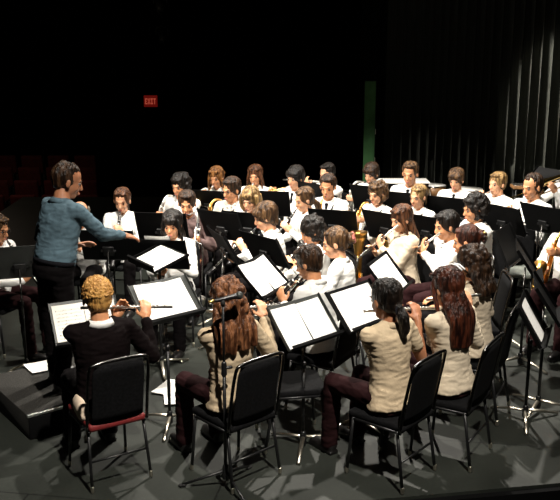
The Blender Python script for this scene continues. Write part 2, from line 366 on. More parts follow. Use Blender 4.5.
def i_trumpet(t):
    b = bmesh.new(); tube(b, [(0, 0, 0), (.006, 0, 0), (.02, 0, 0), (.07, 0, 0)], [.012, .013, .006, .005], 12); obj('mouthpiece', b, 'silver', t)
    b = bmesh.new(); q = curve([(.06, 0, 0), (.2, 0, 0), (.38, 0, 0), (.43, 0, -.012), (.44, 0, -.045), (.42, 0, -.078), (.38, 0, -.09), (.27, 0, -.09)], 5); tube(b, q, .0065, 10)
    q = curve([(.24, -.02, -.02), (.15, -.03, -.02), (.08, -.03, -.035), (.065, -.03, -.06), (.08, -.03, -.09), (.15, -.028, -.095), (.2, -.02, -.09)], 5); tube(b, q, .0068, 10); obj('tubing', b, 'brass', t)
    b = bmesh.new()
    q = curve([(.24, -.03, -.02), (.34, -.03, -.02), (.43, -.03, -.02), (.475, -.03, -.02), (.50, -.03, -.02)], 4)+[V((.497, -.03, -.02)), V((.45, -.03, -.02))]
    tube(b, q, lerps([.0075, .011, .018, .034, .063], 4)+[.058, .016], 20); obj('bell', b, 'brass', t)
    for x in (.205, .237, .269):
        b = bmesh.new(); tube(b, [(x, -.015, .035), (x, -.015, .034), (x, -.015, .012), (x, -.015, .012), (x, -.015, -.12), (x, -.015, -.125)], [.010, .010, .004, .0145, .0145, .008], 12); obj('valve', b, 'brass', t)
def i_silvertrumpet(t):
    i_trumpet(t)
    for c in t.children:
        c.data.materials.clear(); c.data.materials.append(MT['silver'])
def i_trombone(t):
    b = bmesh.new(); tube(b, [(0, 0, 0), (.006, 0, 0), (.03, 0, 0), (.08, 0, 0)], [.017, .018, .008, .007], 12); obj('mouthpiece', b, 'silver', t)
    b = bmesh.new(); q = curve([(.08, 0, 0), (.4, 0, 0), (.78, 0, 0), (.83, 0, -.015), (.845, 0, -.045), (.83, 0, -.075), (.78, 0, -.09), (.4, 0, -.09), (.1, 0, -.09)], 5); tube(b, q, .0075, 10)
    tube(b, [(.28, 0, 0), (.28, 0, -.09)], .006, 8); obj('slide', b, 'brass', t)
    b = bmesh.new(); q = curve([(.1, 0, -.09), (-.1, .06, -.06), (-.24, .11, -.03), (-.28, .12, .03), (-.22, .12, .09), (.0, .11, .09), (.25, .10, .09), (.38, .10, .09), (.44, .10, .09)], 5)+[V((.435, .10, .09)), V((.36, .10, .09))]
    tube(b, q, lerps([.008, .008, .009, .010, .011, .015, .027, .055, .095], 5)+[.088, .03], 20); obj('bell', b, 'brass', t)
INST = {'flute': (i_flute, 'flute'), 'clarinet': (i_clarinet, 'clarinet'), 'alto': (i_alto, 'saxophone'), 'tenor': (i_tenor, 'saxophone'), 'silversax': (i_silversax, 'saxophone'),
        'bassclarinet': (i_bassclarinet, 'bass_clarinet'), 'trumpet': (i_trumpet, 'trumpet'), 'silvertrumpet': (i_silvertrumpet, 'trumpet'), 'trombone': (i_trombone, 'trombone')}
TEMPL = {}
def instrument(kind, mw, label):
    if kind not in TEMPL:
        nm = INST[kind][1]; t = thing(nm, label, nm.replace('_', ' '), group='band '+nm.replace('_', ' ')+'s'); INST[kind][0](t); TEMPL[kind] = t; t.matrix_world = mw; return t
    return dup(TEMPL[kind], label, mw)

# ------------------------------------------------------------------ people
X, Y, Z = V((1, 0, 0)), V((0, 1, 0)), V((0, 0, 1))
def hand(bm, w, d, n, side, s, curl=.75):
    d = d.normalized(); n = (n-d*n.dot(d)).normalized(); t = (d.cross(n) if side < 0 else n.cross(d)).normalized()
    rot = M((d, t, n)).transposed()
    ell(bm, w+d*.05*s, (.056*s, .040*s, .017*s), rot, 12); cap(bm, w-d*.01, w+d*.03*s, .024*s, .026*s, 10)
    for i, ln in enumerate((.078, .088, .081, .063)):
        p = w+d*(.088-.004*abs(i-1))*s+t*(.031-.0205*i)*s; a = 0
        p0 = w+d*.05*s+t*(.024-.016*i)*s; cap(bm, p0, p, .010*s, .0098*s, 8)
        for seg, f in ((.48, .55), (.30, .95), (.24, .7)):
            a += curl*f; dd = d*math.cos(a)+n*math.sin(a)+t*(.04-.03*i); q = p+dd.normalized()*ln*seg*s
            cap(bm, p, q, .0092*s, .0084*s, 8); p = q
    p = w+d*.022*s+t*.026*s; q = p+(d*.55+t*.6+n*.45).normalized()*.042*s; e = q+(d*.8+t*.05+n*.6).normalized()*.034*s
    cap(bm, p, q, .0135*s, .011*s, 8); cap(bm, q, e, .011*s, .0092*s, 8)
def ik(S, W, l1, l2, pole):
    d = W-S; L = d.length
    if L > (l1+l2)*.995: W = S+d*((l1+l2)*.995/L); d = W-S; L = d.length
    L = max(L, abs(l1-l2)+.02); u = d.normalized(); a = (l1*l1-l2*l2+L*L)/(2*L); h = math.sqrt(max(0, l1*l1-a*a))
    p = pole-u*pole.dot(u); p.normalize(); return S+u*a+p*h, W
MALE = [(-.09, .155, .115, 0), (-.02, .172, .128, 0), (.10, .158, .120, .005), (.20, .152, .115, .008), (.33, .170, .118, .012), (.42, .168, .102, .004), (.475, .125, .074, 0), (.505, .070, .060, .004), (.54, .052, .054, .014)]
FEM = [(-.09, .165, .115, 0), (-.02, .172, .122, 0), (.10, .138, .102, .005), (.20, .128, .098, .008), (.33, .150, .110, .014), (.42, .156, .094, .004), (.475, .108, .066, 0), (.505, .058, .052, .004), (.54, .044, .046, .014)]
WHO = {}
def person(key, px, py, yaw, who, label, sex='f', skin='skin_pale', hair=('short', 'hair_brown'), inst=None, lean=6, head=(0, 12, 0), shirt='shirt_white', sleeve=1, trousers='trousers_black',
           extras=(), near=False, s=None, standing=0, hands=None, chairkind='black', seat=True, ang=40, droop=.15, bend=0, isw=0, spread=.13, knee=.41, inslabel=None, zoff=0, foot=.03, cyaw=0):
    s = s or (1.0 if sex == 'm' else .95); yaw = R(yaw); rnd = random.Random(key)
    pz = .455+.092*s if seat else .93*s
    lean_r = R(lean); sp = V((math.sin(lean_r), 0, math.cos(lean_r))); fw = V((math.cos(lean_r), 0, -math.sin(lean_r)))
    P0 = V((0, 0, pz)); NB = P0+sp*.50*s
    Hc = NB+(fw*.038+Z*.045+sp*.096)*s; Hc.x += .03*math.sin(R(head[1]))
    HR = M.Rotation(R(head[0]), 3, 'Z') @ M.Rotation(R(head[1]), 3, 'Y') @ M.Rotation(R(head[2]), 3, 'X')
    HM = M.Translation(Hc) @ HR.to_4x4() @ M.Scale(1.10*s, 4)
    hp = lambda q: HM @ V(q)
    # world placement: the head's centre lies on its own ray
    wp = at(px, py, Hc.z+zoff+(0 if seat else standing)); rz = M.Rotation(yaw, 3, 'Z'); off = rz @ V((Hc.x, Hc.y, 0))
    loc = V((wp.x-off.x, wp.y-off.y, standing if not seat else 0)); 
    t = thing('person', label, 'person', loc, yaw)
    MW = M.Translation(loc) @ M.Rotation(yaw, 4, 'Z')
    WHO[key] = dict(who=who, loc=loc, yaw=yaw, root=t, MW=MW, head=MW @ Hc)
    vox = .0068 if near else .0088
    # instrument and grips
    hy = M.Rotation(R(head[0]+isw), 3, 'Z'); F, L, U = hy @ X, hy @ Y, Z
    Mo = hp((.100, 0, -.066)); grips = {}
    IM = None
    def fr(x, z):  # frame from x axis and approx z
        x = x.normalized(); y = z.cross(x).normalized(); z = x.cross(y); m = M((x, y, z)).transposed().to_4x4(); return m
    if inst == 'flute':
        u = (-L*.93+F*.22-U*droop).normalized(); o = Mo+F*.008-U*.004; IM = M.Translation(o) @ fr(u, U)
        grips = {1: (o+u*.20, U*.75-L*.45+F*.1, -F), -1: (o+u*.37, U*.75+F*.45-L*.1, F-U*.2)}
    elif inst == 'clarinet':
        a = R(ang); u = F*math.sin(a)-U*math.cos(a); p = F*math.cos(a)+U*math.sin(a); o = Mo.copy(); IM = M.Translation(o) @ fr(u, p)
        grips = {1: (o+u*.22+L*.006, p*.8-L*.25-u*.2, -L), -1: (o+u*.38-L*.006, p*.8+L*.25-u*.2, L)}
    elif inst in ('alto', 'tenor', 'silversax'):
        k = {'alto': 1, 'tenor': 1.25, 'silversax': 1.2}[inst]; r = R(ang if ang != 40 else 16); Zs = U*math.cos(r)+L*math.sin(r); IM = M.Translation(Mo) @ fr(F, Zs)
        q = lambda x, y, z: IM @ V((x*k, y*k, z*k))
        grips = {1: (q(.175, .0, -.17), F+U*.25-L*.2, -L), -1: (q(.155, 0, -.36), F+U*.1+L*.2, L)}
    elif inst == 'bassclarinet':
        IM = M.Translation(Mo) @ fr(F, U+L*.10); q = lambda x, y, z: IM @ V((x, y, z))
        grips = {1: (q(.22, 0, -.22), F+U*.3, -L), -1: (q(.22, 0, -.45), F+U*.1, L)}
    elif inst in ('trumpet', 'silvertrumpet', 'trombone'):
        a = R(bend); u = F*math.cos(a)-U*math.sin(a); p = U*math.cos(a)+F*math.sin(a); IM = M.Translation(Mo) @ fr(u, p); q = lambda x, y, z: IM @ V((x, y, z))
        if inst != 'trombone': grips = {1: (q(.237, .016, -.06), p*.8+u*.45, -L), -1: (q(.237, -.03, .0), p*.55+u*.75+L*.3, L-U*.3)}
        else: grips = {1: (q(.16, .01, -.04), p*.9+u*.3, -L), -1: (q(.36, -.01, -.06), p*.9+u*.3, L)}
    if IM is not None:
        instrument(inst, MW @ IM, inslabel or f'{INST[inst][1].replace("_"," ")} played by the {who}')
    if hands: grips.update({k: tuple(V(q) for q in v) for k, v in hands.items()})
    for sd in (1, -1):
        if sd not in grips: grips[sd] = (V((.34*s, .11*sd, pz+.07)), V((.9, -.3*sd, -.12)), V((.1, 0, -1)))
    # joints
    secs = FEM if sex == 'f' else MALE
    def at_t(tt): return P0+sp*tt*s
    arms = {}
    for sd in (1, -1):
        G, d, n = grips[sd]; d = d.normalized(); n = (n-d*n.dot(d)).normalized(); W = G-d*.088*s-n*.026*s
        S = at_t(.437)+V((.022*s, (.180 if sex == 'm' else .166)*s*sd, 0)); pole = V((-.25, .55*sd, -.85))
        if inst == 'flute' : pole = V((-.1, .5*sd, -.9))
        if inst in ('trumpet', 'silvertrumpet', 'trombone'): pole = V((-.1, .75*sd, -.75))
        E, W = ik(S, W, .285*s, .25*s, pole); arms[sd] = (S, E, W, d, n)
    legs = {}
    for sd in (1, -1):
        if seat:
            hp_ = P0+V((.01, .092*s*sd, 0)); kn = V((knee*s+.02, spread*sd, pz-.012)); an = V((kn.x+foot, spread*1.02*sd, .085))
        else:
            hp_ = P0+V((0, .092*s*sd, -.02)); kn = V((.02, .11*sd, .50*s)); an = V((-.02+.06*sd, .12*sd, .085))
        legs[sd] = (hp_, kn, an)
    # ---- body: one continuous skin
    b = bmesh.new()
    loft(b, [(at_t(a)+fw*xo*s, Y, ry*s*.9, fw, rx*s*.9) for a, ry, rx, xo in secs])
    nb = hp((-.022, 0, -.055)); nr = .056 if sex == 'm' else .047
    cap(b, NB-sp*.03*s, nb, nr*1.12*s, nr*s)
    s0 = s; s = s*1.06
    ell(b, hp((-.012, 0, .030)), (.095*s, .077*s, .090*s), HR, 18); ell(b, hp((.022, 0, -.020)), (.068*s, .061*s, .092*s), HR, 18)
    ell(b, hp((.044, 0, -.086)), (.037*s, .037*s, .029*s), HR); ell(b, hp((.073, 0, .019)), (.019*s, .050*s, .009*s), HR)
    cap(b, hp((.082, 0, .006)), hp((.0985, 0, -.032)), .0080*s, .0135*s, 8); ell(b, hp((.086, 0, -.066)), (.010*s, .024*s, .012*s), HR, 10)
    s = s0
    for sd in (1, -1):
        ell(b, hp((.055, .031*sd, -.032)), (.028*s, .024*s, .027*s), HR, 10); ell(b, hp((-.006, .080*sd, -.008)), (.020*s, .010*s, .032*s), HR, 10)
        S, E, W, d, n = arms[sd]; cap(b, S, E, .047*s, .038*s); cap(b, E, W, .038*s, .0255*s); hand(b, W, d, n, sd, s, .7 if inst else .3)
        h, k, a = legs[sd]; cap(b, h, k, .078*s, .052*s); cap(b, k, a, .050*s, .033*s); ell(b, a+V((.07, 0, -.045)), (.11, .038, .036))
    fused('body', b, skin, t, vox, 2)
    # ---- face
    for sd in (1, -1):
        b = bmesh.new(); ell(b, hp((.0695, .030*sd, .002)), (.0125*s,)*3, HR, 12); e = obj('eye', b, 'eye_white', t)
        b = bmesh.new(); ell(b, hp((.0795, .030*sd, -.001)), (.0042*s, .0085*s, .0080*s), HR, 10); obj('iris', b, 'iris', e)
        b = bmesh.new(); ell(b, hp((.078, .031*sd, .0235)), (.010*s, .021*s, .0046*s), HR @ M.Rotation(R(8*sd), 3, 'X'), 10); obj('eyebrow', b, hair[1] if hair[1] not in ('hair_blond',) else 'hair_lightbrown', t)
    b = bmesh.new(); ell(b, hp((.0925, 0, -.0625)), (.006*s, .021*s, .0045*s), HR, 10); ell(b, hp((.092, 0, -.070)), (.006*s, .018*s, .005*s), HR, 10); obj('lips', b, 'lips', t)
    # ---- clothes
    wr = rnd.uniform(0, 50)
    fold = lambda c: .0050*noise.noise(V((c.x*8+wr, c.y*8, c.z*20)))+.0045*(1-2*abs(noise.noise(V((c.x*11, c.y*11+wr, c.z*34)))))
    b = bmesh.new(); g = .014 if sex == 'f' else .018
    ss = [q for q in secs if q[0] < .50]
    if not seat: ss = [(.02, .162, .118, 0)]+[q for q in ss if q[0] >= .1]
    else: ss = [(-.055, ss[0][1]+.014, ss[0][2]+.012, 0)]+ss[1:]
    loft(b, [(at_t(a)+fw*xo*s, Y, ry*s+g, fw, rx*s+g) for a, ry, rx, xo in ss])
    if sex == 'f':
        for sd in (1, -1): ell(b, at_t(.31)+fw*.085*s+Y*.062*sd*s, (.055*s, .06*s, .06*s))
    cut = {}
    for sd in (1, -1):
        S, E, W, d, n = arms[sd]; ell(b, S+V((-.012, -.015*sd, .0)), (.058*s, .056*s, .054*s)); cap(b, NB+Y*.03*sd-sp*.035*s, S+V((-.008, -.02*sd, .004)), .058*s, .052*s); cap(b, at_t(.36)+Y*.06*sd, S, .09*s, .055*s)
        if sleeve >= 1: cap(b, S, E, .057*s, .051*s); cap(b, E, W-(W-E).normalized()*.015, .052*s, .036*s)
        else: cap(b, S, S+(E-S)*sleeve, .060*s, .058*s)
    fused('jacket' if shirt == 'jacket_black' else 'shirt', b, shirt, t, .0085 if near else .0105, 7, fold)
    b = bmesh.new(); cs = 'shirt_white' if shirt == 'jacket_black' else shirt
    if 'nocollar' not in extras:
        base = NB+sp*.005*s+fw*.006*s
        n_ = 24; rs = []
        for rr, hh in ((nr*1.20+.004, -.022), (nr*1.10+.003, .010), (nr*1.20+.005, .006), (nr*1.62+.006, -.030)):
            rs.append([b.verts.new(base+Y*(math.cos(a)*rr*1.05)*s+fw*(math.sin(a)*rr*1.1)*s+sp*(hh-.034*max(0, math.sin(a))**3)*s) for a in [2*math.pi*i/n_ for i in range(n_)]])
        skin_rings(b, rs, True); obj('collar', b, cs, t)
    else: b.free()
    b = bmesh.new()
    lo = [q for q in secs if q[0] <= .10]
    loft(b, [(at_t(a)+fw*xo*s, Y, ry*s+g*.55, fw, rx*s+g*.55) for a, ry, rx, xo in lo])
    for sd in (1, -1):
        h, k, a = legs[sd]; cap(b, h, k, .087*s, .066*s); cap(b, k, a+V((0, 0, -.01)), .066*s, .058*s)
    fused('trousers', b, trousers, t, .011, 3, fold)
    for sd in (1, -1):
        h, k, a = legs[sd]; b = bmesh.new(); ell(b, a+V((.075, 0, -.046)), (.135*s, .047*s, .037)); cap(b, a+V((-.02, 0, -.03)), a+V((-.01, 0, .02)), .044*s, .042*s); box(b, a+V((.065, 0, -.073)), (.25*s, .08*s, .022), bev=.008)
        fused('shoe', b, 'shoe', t, .010, 2)
    front = lambda tt, ex=.022: at_t(tt)+fw*((.118 if tt < .36 else .118-(tt-.36)*.40)*s+ex+(.012 if sex == 'm' else .0))
    if 'tie' in extras:
        b = bmesh.new(); rs = []
        for tt, w in ((.47, .017), (.455, .021), (.44, .014), (.30, .026), (.14, .038), (.09, .036), (.055, .004)): rs.append(ring(b, front(tt, .020), Y, fw, 10, w*s, .006))
        skin_rings(b, rs); obj('necktie', b, 'tie_black', t)
    if 'bow' in extras:
        b = bmesh.new(); c = front(.478, .018)
        for sd in (1, -1): tube(b, [c, c+Y*.03*sd*s, c+Y*.058*sd*s], [.007, .015, .021], 8)
        ell(b, c+fw*.006, (.010, .012, .011)); obj('bow_tie', b, 'tie_black', t)
    if 'strap' in extras:
        b = bmesh.new(); hk = IM @ V((.15, 0, -.16)) if inst in ('alto', 'tenor', 'silversax') else front(.22, .03)
        for sd in (1, -1): tube(b, curve([NB+V((-.055, .02*sd, .02)), NB+V((-.01, .082*sd, .012)), front(.40)+Y*.065*sd+fw*.012, front(.33)+Y*.045*sd+fw*.02, hk], 5), .0085, 8)
        obj('neck_strap', b, 'tie_black', t)
    if 'glasses' in extras:
        b = bmesh.new()
        for sd in (1, -1):
            tube(b, [hp((.090, .031*sd+.021*math.cos(a), .001+.017*math.sin(a))) for a in [2*math.pi*i/16 for i in range(16)]], .0022, 6, True)
            tube(b, [hp((.088, .052*sd, .005)), hp((.03, .076*sd, .006)), hp((-.01, .082*sd, .002))], .0022, 6)
        tube(b, [hp((.091, .010, .003)), hp((.093, 0, .006)), hp((.091, -.010, .003))], .0022, 6); obj('glasses', b, 'ebony', t)
    if 'belt' in extras:
        b = bmesh.new(); skin_rings(b, [ring(b, at_t(q), Y, fw, 24, .182*s, .14*s) for q in (.025, .06)]); obj('belt', b, 'tie_black', t)
    make_hair(t, hair, hp, HR, s, rnd, NB, near, extras)
    if seat: chair(f'black padded chair under the {who}' if chairkind != 'red' else f'black chair with dark red padding under the {who}', loc, yaw+R(cyaw), chairkind)
    return t

def make_hair(t, hair, hp, HR, s, rnd, NB, near, extras):
    st, hm = hair[0], hair[1]; b = bmesh.new(); E = lambda c, r, rot=None, n=14: ell(b, hp(c), tuple(q*s*1.10 for q in r), HR if rot is None else HR @ rot, n)
    amp, fq = .0035, (45, 45, 10)
    def cranium(g=0, back=0):
        E((-.025-back, 0, .034), (.100+g, .087+g, .100+g), n=20); E((-.055, 0, -.018), (.052+g, .072+g, .062+g))
    def sides(z, dx=0, w=.014):
        for sd in (1, -1): E((-.034+dx, .076*sd, z+.020), (.034, w, .042))
    def fringe(z, x=.062, ry=.060, rz=.030): E((x, 0, z), (.036, ry, rz))
    def lock(pts, r, n=10): tube(b, curve([hp(p) for p in pts], 5), lerps([q*s for q in r], 5), n)
    def hang(length, w, back=.0, wav=0, fr=False):
        # hair falling from the crown behind the shoulders
        top = hp((-.07, 0, .02)); z1 = length
        for sd in (-1.2, -.8, -.4, 0, .4, .8, 1.2):
            y = w*sd; p = [hp((-.085+.035*abs(sd)/1.2*1.2, y*.75, .0)), hp((-.105-back+.05*abs(sd)/1.2, y, -.09)), hp((-.115-back+.03*abs(sd)/1.2, y*1.1, -.18))]
            q = p[-1].copy(); k = max(1, int((z1-.18)/.07))
            for i in range(k): q = q+V((-.012 if i == 0 else .0, rnd.uniform(-wav, wav)-sd*.004*(i == k-1), -(z1-.18)/k*rnd.uniform(.85, 1.12))); p.append(q)
            r = [.034*s]*3+[(.034-.012*(i+1)/k)*s for i in range(k)]
            tube(b, curve(p, 4), lerps(r, 4), 10)
        if fr:
            for sd in (1, -1): lock([(.028, .066*sd, .06), (.035, .080*sd, 0), (.02, .088*sd, -.08), (.015, .09*sd, -.18)], [.014, .017, .018, .008])
    def curls(n, r0, r1, zlo=-.09, drop=0):
        for i in range(n):
            for _ in range(20):
                th = rnd.uniform(0, 2*math.pi); z = rnd.uniform(zlo, .128); rr = math.sqrt(max(0, 1-((z-.02)/.115)**2)); x, y = -.03+.10*rr*math.cos(th), .09*rr*math.sin(th)
                if x > .02 and z < .07: continue
                break
            q = rnd.uniform(r0, r1); E((x, y, z), (q, q, q), n=8)
    if st in ('short', 'crop'):
        cranium(.002 if st == 'short' else -.004); sides(.012, .012, .010); fringe(.098, .048, .058, .018)
    elif st == 'messy':
        cranium(.004); sides(0, .01); fringe(.085, .060, .062, .024); curls(40, .018, .028, -.06); amp = .005
    elif st == 'bowl':
        cranium(.009); sides(-.015, .008, .018); fringe(.062, .066, .066, .034); E((.04, .05, .055), (.04, .032, .04)); E((.04, -.05, .055), (.04, .032, .04)); E((-.06, 0, -.055), (.05, .07, .05))
    elif st == 'spiky':
        cranium(.000); sides(.01, .006, .009); fringe(.092, .052, .056, .020)
        for i in range(800):
            th = rnd.uniform(0, 2*math.pi); z = rnd.uniform(-.25, 1); rr = math.sqrt(1-z*z); d = V((rr*math.cos(th), rr*math.sin(th), z))
            if d.x > .45 and z < .45: continue
            p = V((-.025, 0, .034))+V((d.x*.092, d.y*.08, d.z*.092)); q = p+(d+V((rnd.uniform(-.3, .3), rnd.uniform(-.3, .3), .25))).normalized()*rnd.uniform(.010, .017)
            cap(b, hp(p), hp(q), .0042, .0024, 6)
        amp = .002
    elif st == 'curlyshort':
        cranium(.004); curls(95, .018, .030); fringe(.09, .055, .058, .026); amp = .006; fq = (40, 40, 40)
    elif st == 'thin':
        E((-.030, 0, .029), (.096, .083, .097), n=20); E((-.055, 0, -.018), (.05, .07, .055)); sides(.0, .0, .008)
    elif st == 'bald':
        E((-.055, 0, -.02), (.052, .074, .050)); sides(-.005, -.012, .008)
    elif st == 'bob':
        cranium(.008); fringe(.072, .064, .064, .032)
        for sd in (1, -1): lock([(.01, .078*sd, .06), (.02, .088*sd, 0), (.012, .085*sd, -.08), (.012, .072*sd, -.125)], [.030, .030, .030, .016])
        for y in (-.055, 0, .055): lock([(-.09, y, .03), (-.098, y*1.1, -.05), (-.085, y*1.1, -.125)], [.036, .036, .020])
    elif st in ('long', 'longfringe'):
        cranium(.006); sides(.0, .0, .018); hang(hair[2] if len(hair) > 2 else .30, .066 if near else .056, fr=True)
        if st == 'longfringe': fringe(.066, .066, .064, .032)
        else: E((.045, .035, .088), (.035, .032, .020)); E((.045, -.035, .088), (.035, .032, .020))
    elif st == 'longcurly':
        cranium(.010); sides(.0, .0, .020); hang(hair[2] if len(hair) > 2 else .32, .080, .008, .025); curls(70, .018, .030)
        ln = hair[2] if len(hair) > 2 else .32
        for i in range(110):
            z = rnd.uniform(-ln, -.02); y = rnd.uniform(-.125, .125)*min(1, .7-z*1.2); x = -.115-.025*rnd.random()+.035*(abs(y)/.1)**2
            q = rnd.uniform(.014, .026); p = hp((x, y, 0)); p = V((p.x+z*.02, p.y, p.z+z)); ell(b, p, (q, q, q*1.4), None, 8)
        amp = .006; fq = (34, 34, 24)
    elif st in ('bun', 'updo'):
        cranium(.000); E((.04, .03, .090), (.03, .03, .014)); E((.04, -.03, .09), (.03, .03, .014)); sides(.02, -.01, .008)
        E((-.120, 0, .012 if st == 'bun' else .03), (.042, .05, .046))
        for i in range(14 if st == 'bun' else 40):
            a = rnd.uniform(0, 6.28); rr = rnd.uniform(.02, .05); E((-.13-rnd.uniform(0, .02), rr*math.cos(a), .012+rr*math.sin(a)), (.014, .014, .014), n=8)
        amp = .003
    elif st == 'ponytail':
        cranium(.0); sides(.02, -.01, .008); E((.04, .03, .090), (.03, .03, .014)); E((.04, -.03, .09), (.03, .03, .014))
        if len(hair) > 2 and hair[2] == 'low':
            lock([(-.085, 0, -.02), (-.112, 0, -.055), (-.135, 0, -.10), (-.135, 0, -.17), (-.120, 0, -.215)], [.030, .030, .040, .034, .012])
        else: lock([(-.10, 0, .04), (-.145, 0, .045), (-.165, 0, -.01), (-.155, 0, -.08), (-.14, 0, -.13)], [.028, .026, .034, .028, .01])
    if st in ('short', 'crop', 'messy', 'bowl', 'bob', 'thin', 'curlyshort', 'long', 'longfringe', 'ponytail'):
        g = {'bowl': .007, 'bob': .007, 'messy': .006, 'long': .005, 'longfringe': .005, 'thin': -.004}.get(st, .001)
        for i in range({'messy': 70, 'crop': 45, 'thin': 30}.get(st, 55)):
            th = rnd.uniform(0, 2*math.pi); L0 = rnd.uniform(.25, .9); L1 = L0+rnd.uniform(.35, .75); pts = []
            for q in range(4):
                la = L0+(L1-L0)*q/3; aa = th+rnd.uniform(-.06, .06)
                d = V((math.sin(la)*math.cos(aa), math.sin(la)*math.sin(aa), math.cos(la))); x = -.025+(.099+g)*d.x
                if d.x > .25 and la > 1.05: la = 1.05; d = V((math.sin(la)*math.cos(aa), math.sin(la)*math.sin(aa), math.cos(la)))
                k = .003 if q < 3 else rnd.uniform(.002, .012)
                pts.append(hp((-.025+(.097+g+k)*d.x, (.085+g+k)*d.y, .034+(.097+g+k)*d.z)))
            tube(b, pts, [.005*s, .009*s, .008*s, .004*s], 6)
    wr = rnd.uniform(0, 40)
    warp = lambda c: amp*noise.noise(V((c.x*fq[0]+wr, c.y*fq[1], c.z*fq[2])))+amp*.6*noise.noise(V((c.x*90+wr, c.y*90, c.z*18)))
    fused('hair', b, hm, t, (.0048 if st == 'spiky' else .006) if near else .0078, 1, warp)
    if 'clip' in extras:
        for dy in (-.014, .014):
            b = bmesh.new(); tube(b, [hp((-.050, -.035+dy, .143)), hp((-.090, -.038+dy, .131)), hp((-.122, -.040+dy, .100))], .0065, 8); obj('hair_clip', b, 'clip_silver', t)
    if 'tieband' in extras:
        b = bmesh.new(); tube(b, [hp((-.112, .03*math.cos(a), -.06+.03*math.sin(a))) for a in [2*math.pi*i/14 for i in range(14)]], .008, 8, True); obj('hair_band', b, 'tie_black', t)
    if 'scrunchie' in extras:
        b = bmesh.new()
        for i in range(9): a = 2*math.pi*i/9; ell(b, hp((-.150, .034*math.cos(a), .012+.034*math.sin(a))), (.016, .018, .018), HR, 8)
        fused('scrunchie', b, 'lips', t, .008, 1)
    if 'goldclip' in extras:
        b = bmesh.new(); cap(b, hp((-.150, .03, .05)), hp((-.150, -.03, .03)), .012, .010, 8); obj('hair_clip', b, 'yellow_brass', t)
# ------------------------------------------------------------------ the setting
def poly_slab(name, pts, z1, z0, m):
    b = bmesh.new(); top = [b.verts.new((x, y, z1)) for x, y in pts]; bot = [b.verts.new((x, y, z0)) for x, y in pts]; n = len(pts)
    b.faces.new(top); b.faces.new(list(reversed(bot)))
    for i in range(n): b.faces.new((top[i], bot[i], bot[(i+1) % n], top[(i+1) % n]))
    return struct(name, b, m)
e0, e1 = at(370, 500, 0), at(560, 483, 0); ed = (e1-e0).normalized()
p0 = e0-ed*5.2; p1 = e0+ed*8
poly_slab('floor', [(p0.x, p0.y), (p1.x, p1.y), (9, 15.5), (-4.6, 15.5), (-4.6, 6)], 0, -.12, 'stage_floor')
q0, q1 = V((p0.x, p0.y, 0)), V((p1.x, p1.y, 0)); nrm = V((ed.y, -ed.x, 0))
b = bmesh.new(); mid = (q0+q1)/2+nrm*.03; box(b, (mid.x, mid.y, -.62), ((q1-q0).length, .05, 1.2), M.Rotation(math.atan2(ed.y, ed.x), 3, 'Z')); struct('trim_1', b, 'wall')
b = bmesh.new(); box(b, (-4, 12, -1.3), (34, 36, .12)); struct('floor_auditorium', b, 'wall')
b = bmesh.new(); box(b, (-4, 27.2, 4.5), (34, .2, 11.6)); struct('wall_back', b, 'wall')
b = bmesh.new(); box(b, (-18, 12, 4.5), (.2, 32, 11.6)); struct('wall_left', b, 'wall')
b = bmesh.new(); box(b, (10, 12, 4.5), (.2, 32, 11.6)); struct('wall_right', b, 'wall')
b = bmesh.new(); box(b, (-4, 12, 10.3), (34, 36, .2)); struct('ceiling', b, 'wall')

def curtain(name, label, pts, h, z0, wl, amp, m, seed):
    rnd = random.Random(seed); t = thing(name, label, 'curtain', (0, 0, 0)); b = bmesh.new(); P = curve([V((x, y, 0)) for x, y in pts], 14); 
    d = [0]
    for i in range(1, len(P)): d.append(d[-1]+(P[i]-P[i-1]).length)
    N = int(d[-1]/.018); ph = 0; row = []
    for k in range(N+1):
        L = d[-1]*k/N; j = 0
        while j < len(d)-2 and d[j+1] < L: j += 1
        f = (L-d[j])/max(1e-6, d[j+1]-d[j]); p = P[j].lerp(P[j+1], f); tn = (P[j+1]-P[j]).normalized(); nn = V((tn.y, -tn.x, 0))
        ph += 2*math.pi*.018/(wl*(1+.45*noise.noise(V((L*1.7, seed, 0)))))
        a = amp*(1+.5*noise.noise(V((L*2.3, seed+9, 0))))
        row.append((p, nn, tn, ph, a))
    nz = 8; rows = []
    for j in range(nz+1):
        z = z0+(h-z0)*j/nz; f = .75+.45*(1-j/nz)
        rows.append([b.verts.new(p+nn*(a*f*(math.sin(q)+.28*math.sin(2*q+1)))+tn*(.35*a*math.cos(q))+V((0, 0, z))) for p, nn, tn, q, a in row])
    for j in range(nz):
        for k in range(N): b.faces.new((rows[j][k], rows[j][k+1], rows[j+1][k+1], rows[j+1][k]))
    bmesh.ops.solidify(b, geom=b.faces[:], thickness=.006)
    obj('cloth', b, m, t)
    b = bmesh.new(); tube(b, [p+V((0, 0, h+.02)) for p in P], .025, 8); obj('rail', b, 'black_metal', t); return t
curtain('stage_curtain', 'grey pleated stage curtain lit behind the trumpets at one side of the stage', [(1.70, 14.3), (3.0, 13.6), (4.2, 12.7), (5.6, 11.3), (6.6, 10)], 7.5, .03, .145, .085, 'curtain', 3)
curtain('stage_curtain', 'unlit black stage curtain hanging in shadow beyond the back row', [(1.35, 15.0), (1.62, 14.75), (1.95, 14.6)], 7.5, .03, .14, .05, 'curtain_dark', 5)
p = at_y(370.5, 81, 13.9)
t = thing('stage_flat', 'narrow tall dark green panel standing behind the back row', 'panel', (p.x, 13.9, 0))
b = bmesh.new(); box(b, (0, 0, p.z/2), (.17, .06, p.z), bev=.006); obj('board', b, 'flat_green', t)
b = bmesh.new(); box(b, (.0885, 0, p.z/2), (.008, .07, p.z)); obj('edge_strip', b, 'black_metal', t)
for z in (.4, .9, 1.35):
    b = bmesh.new(); box(b, (.095, -.02, z), (.012, .05, .08), bev=.003); obj('hinge', b, 'leg_steel', t)

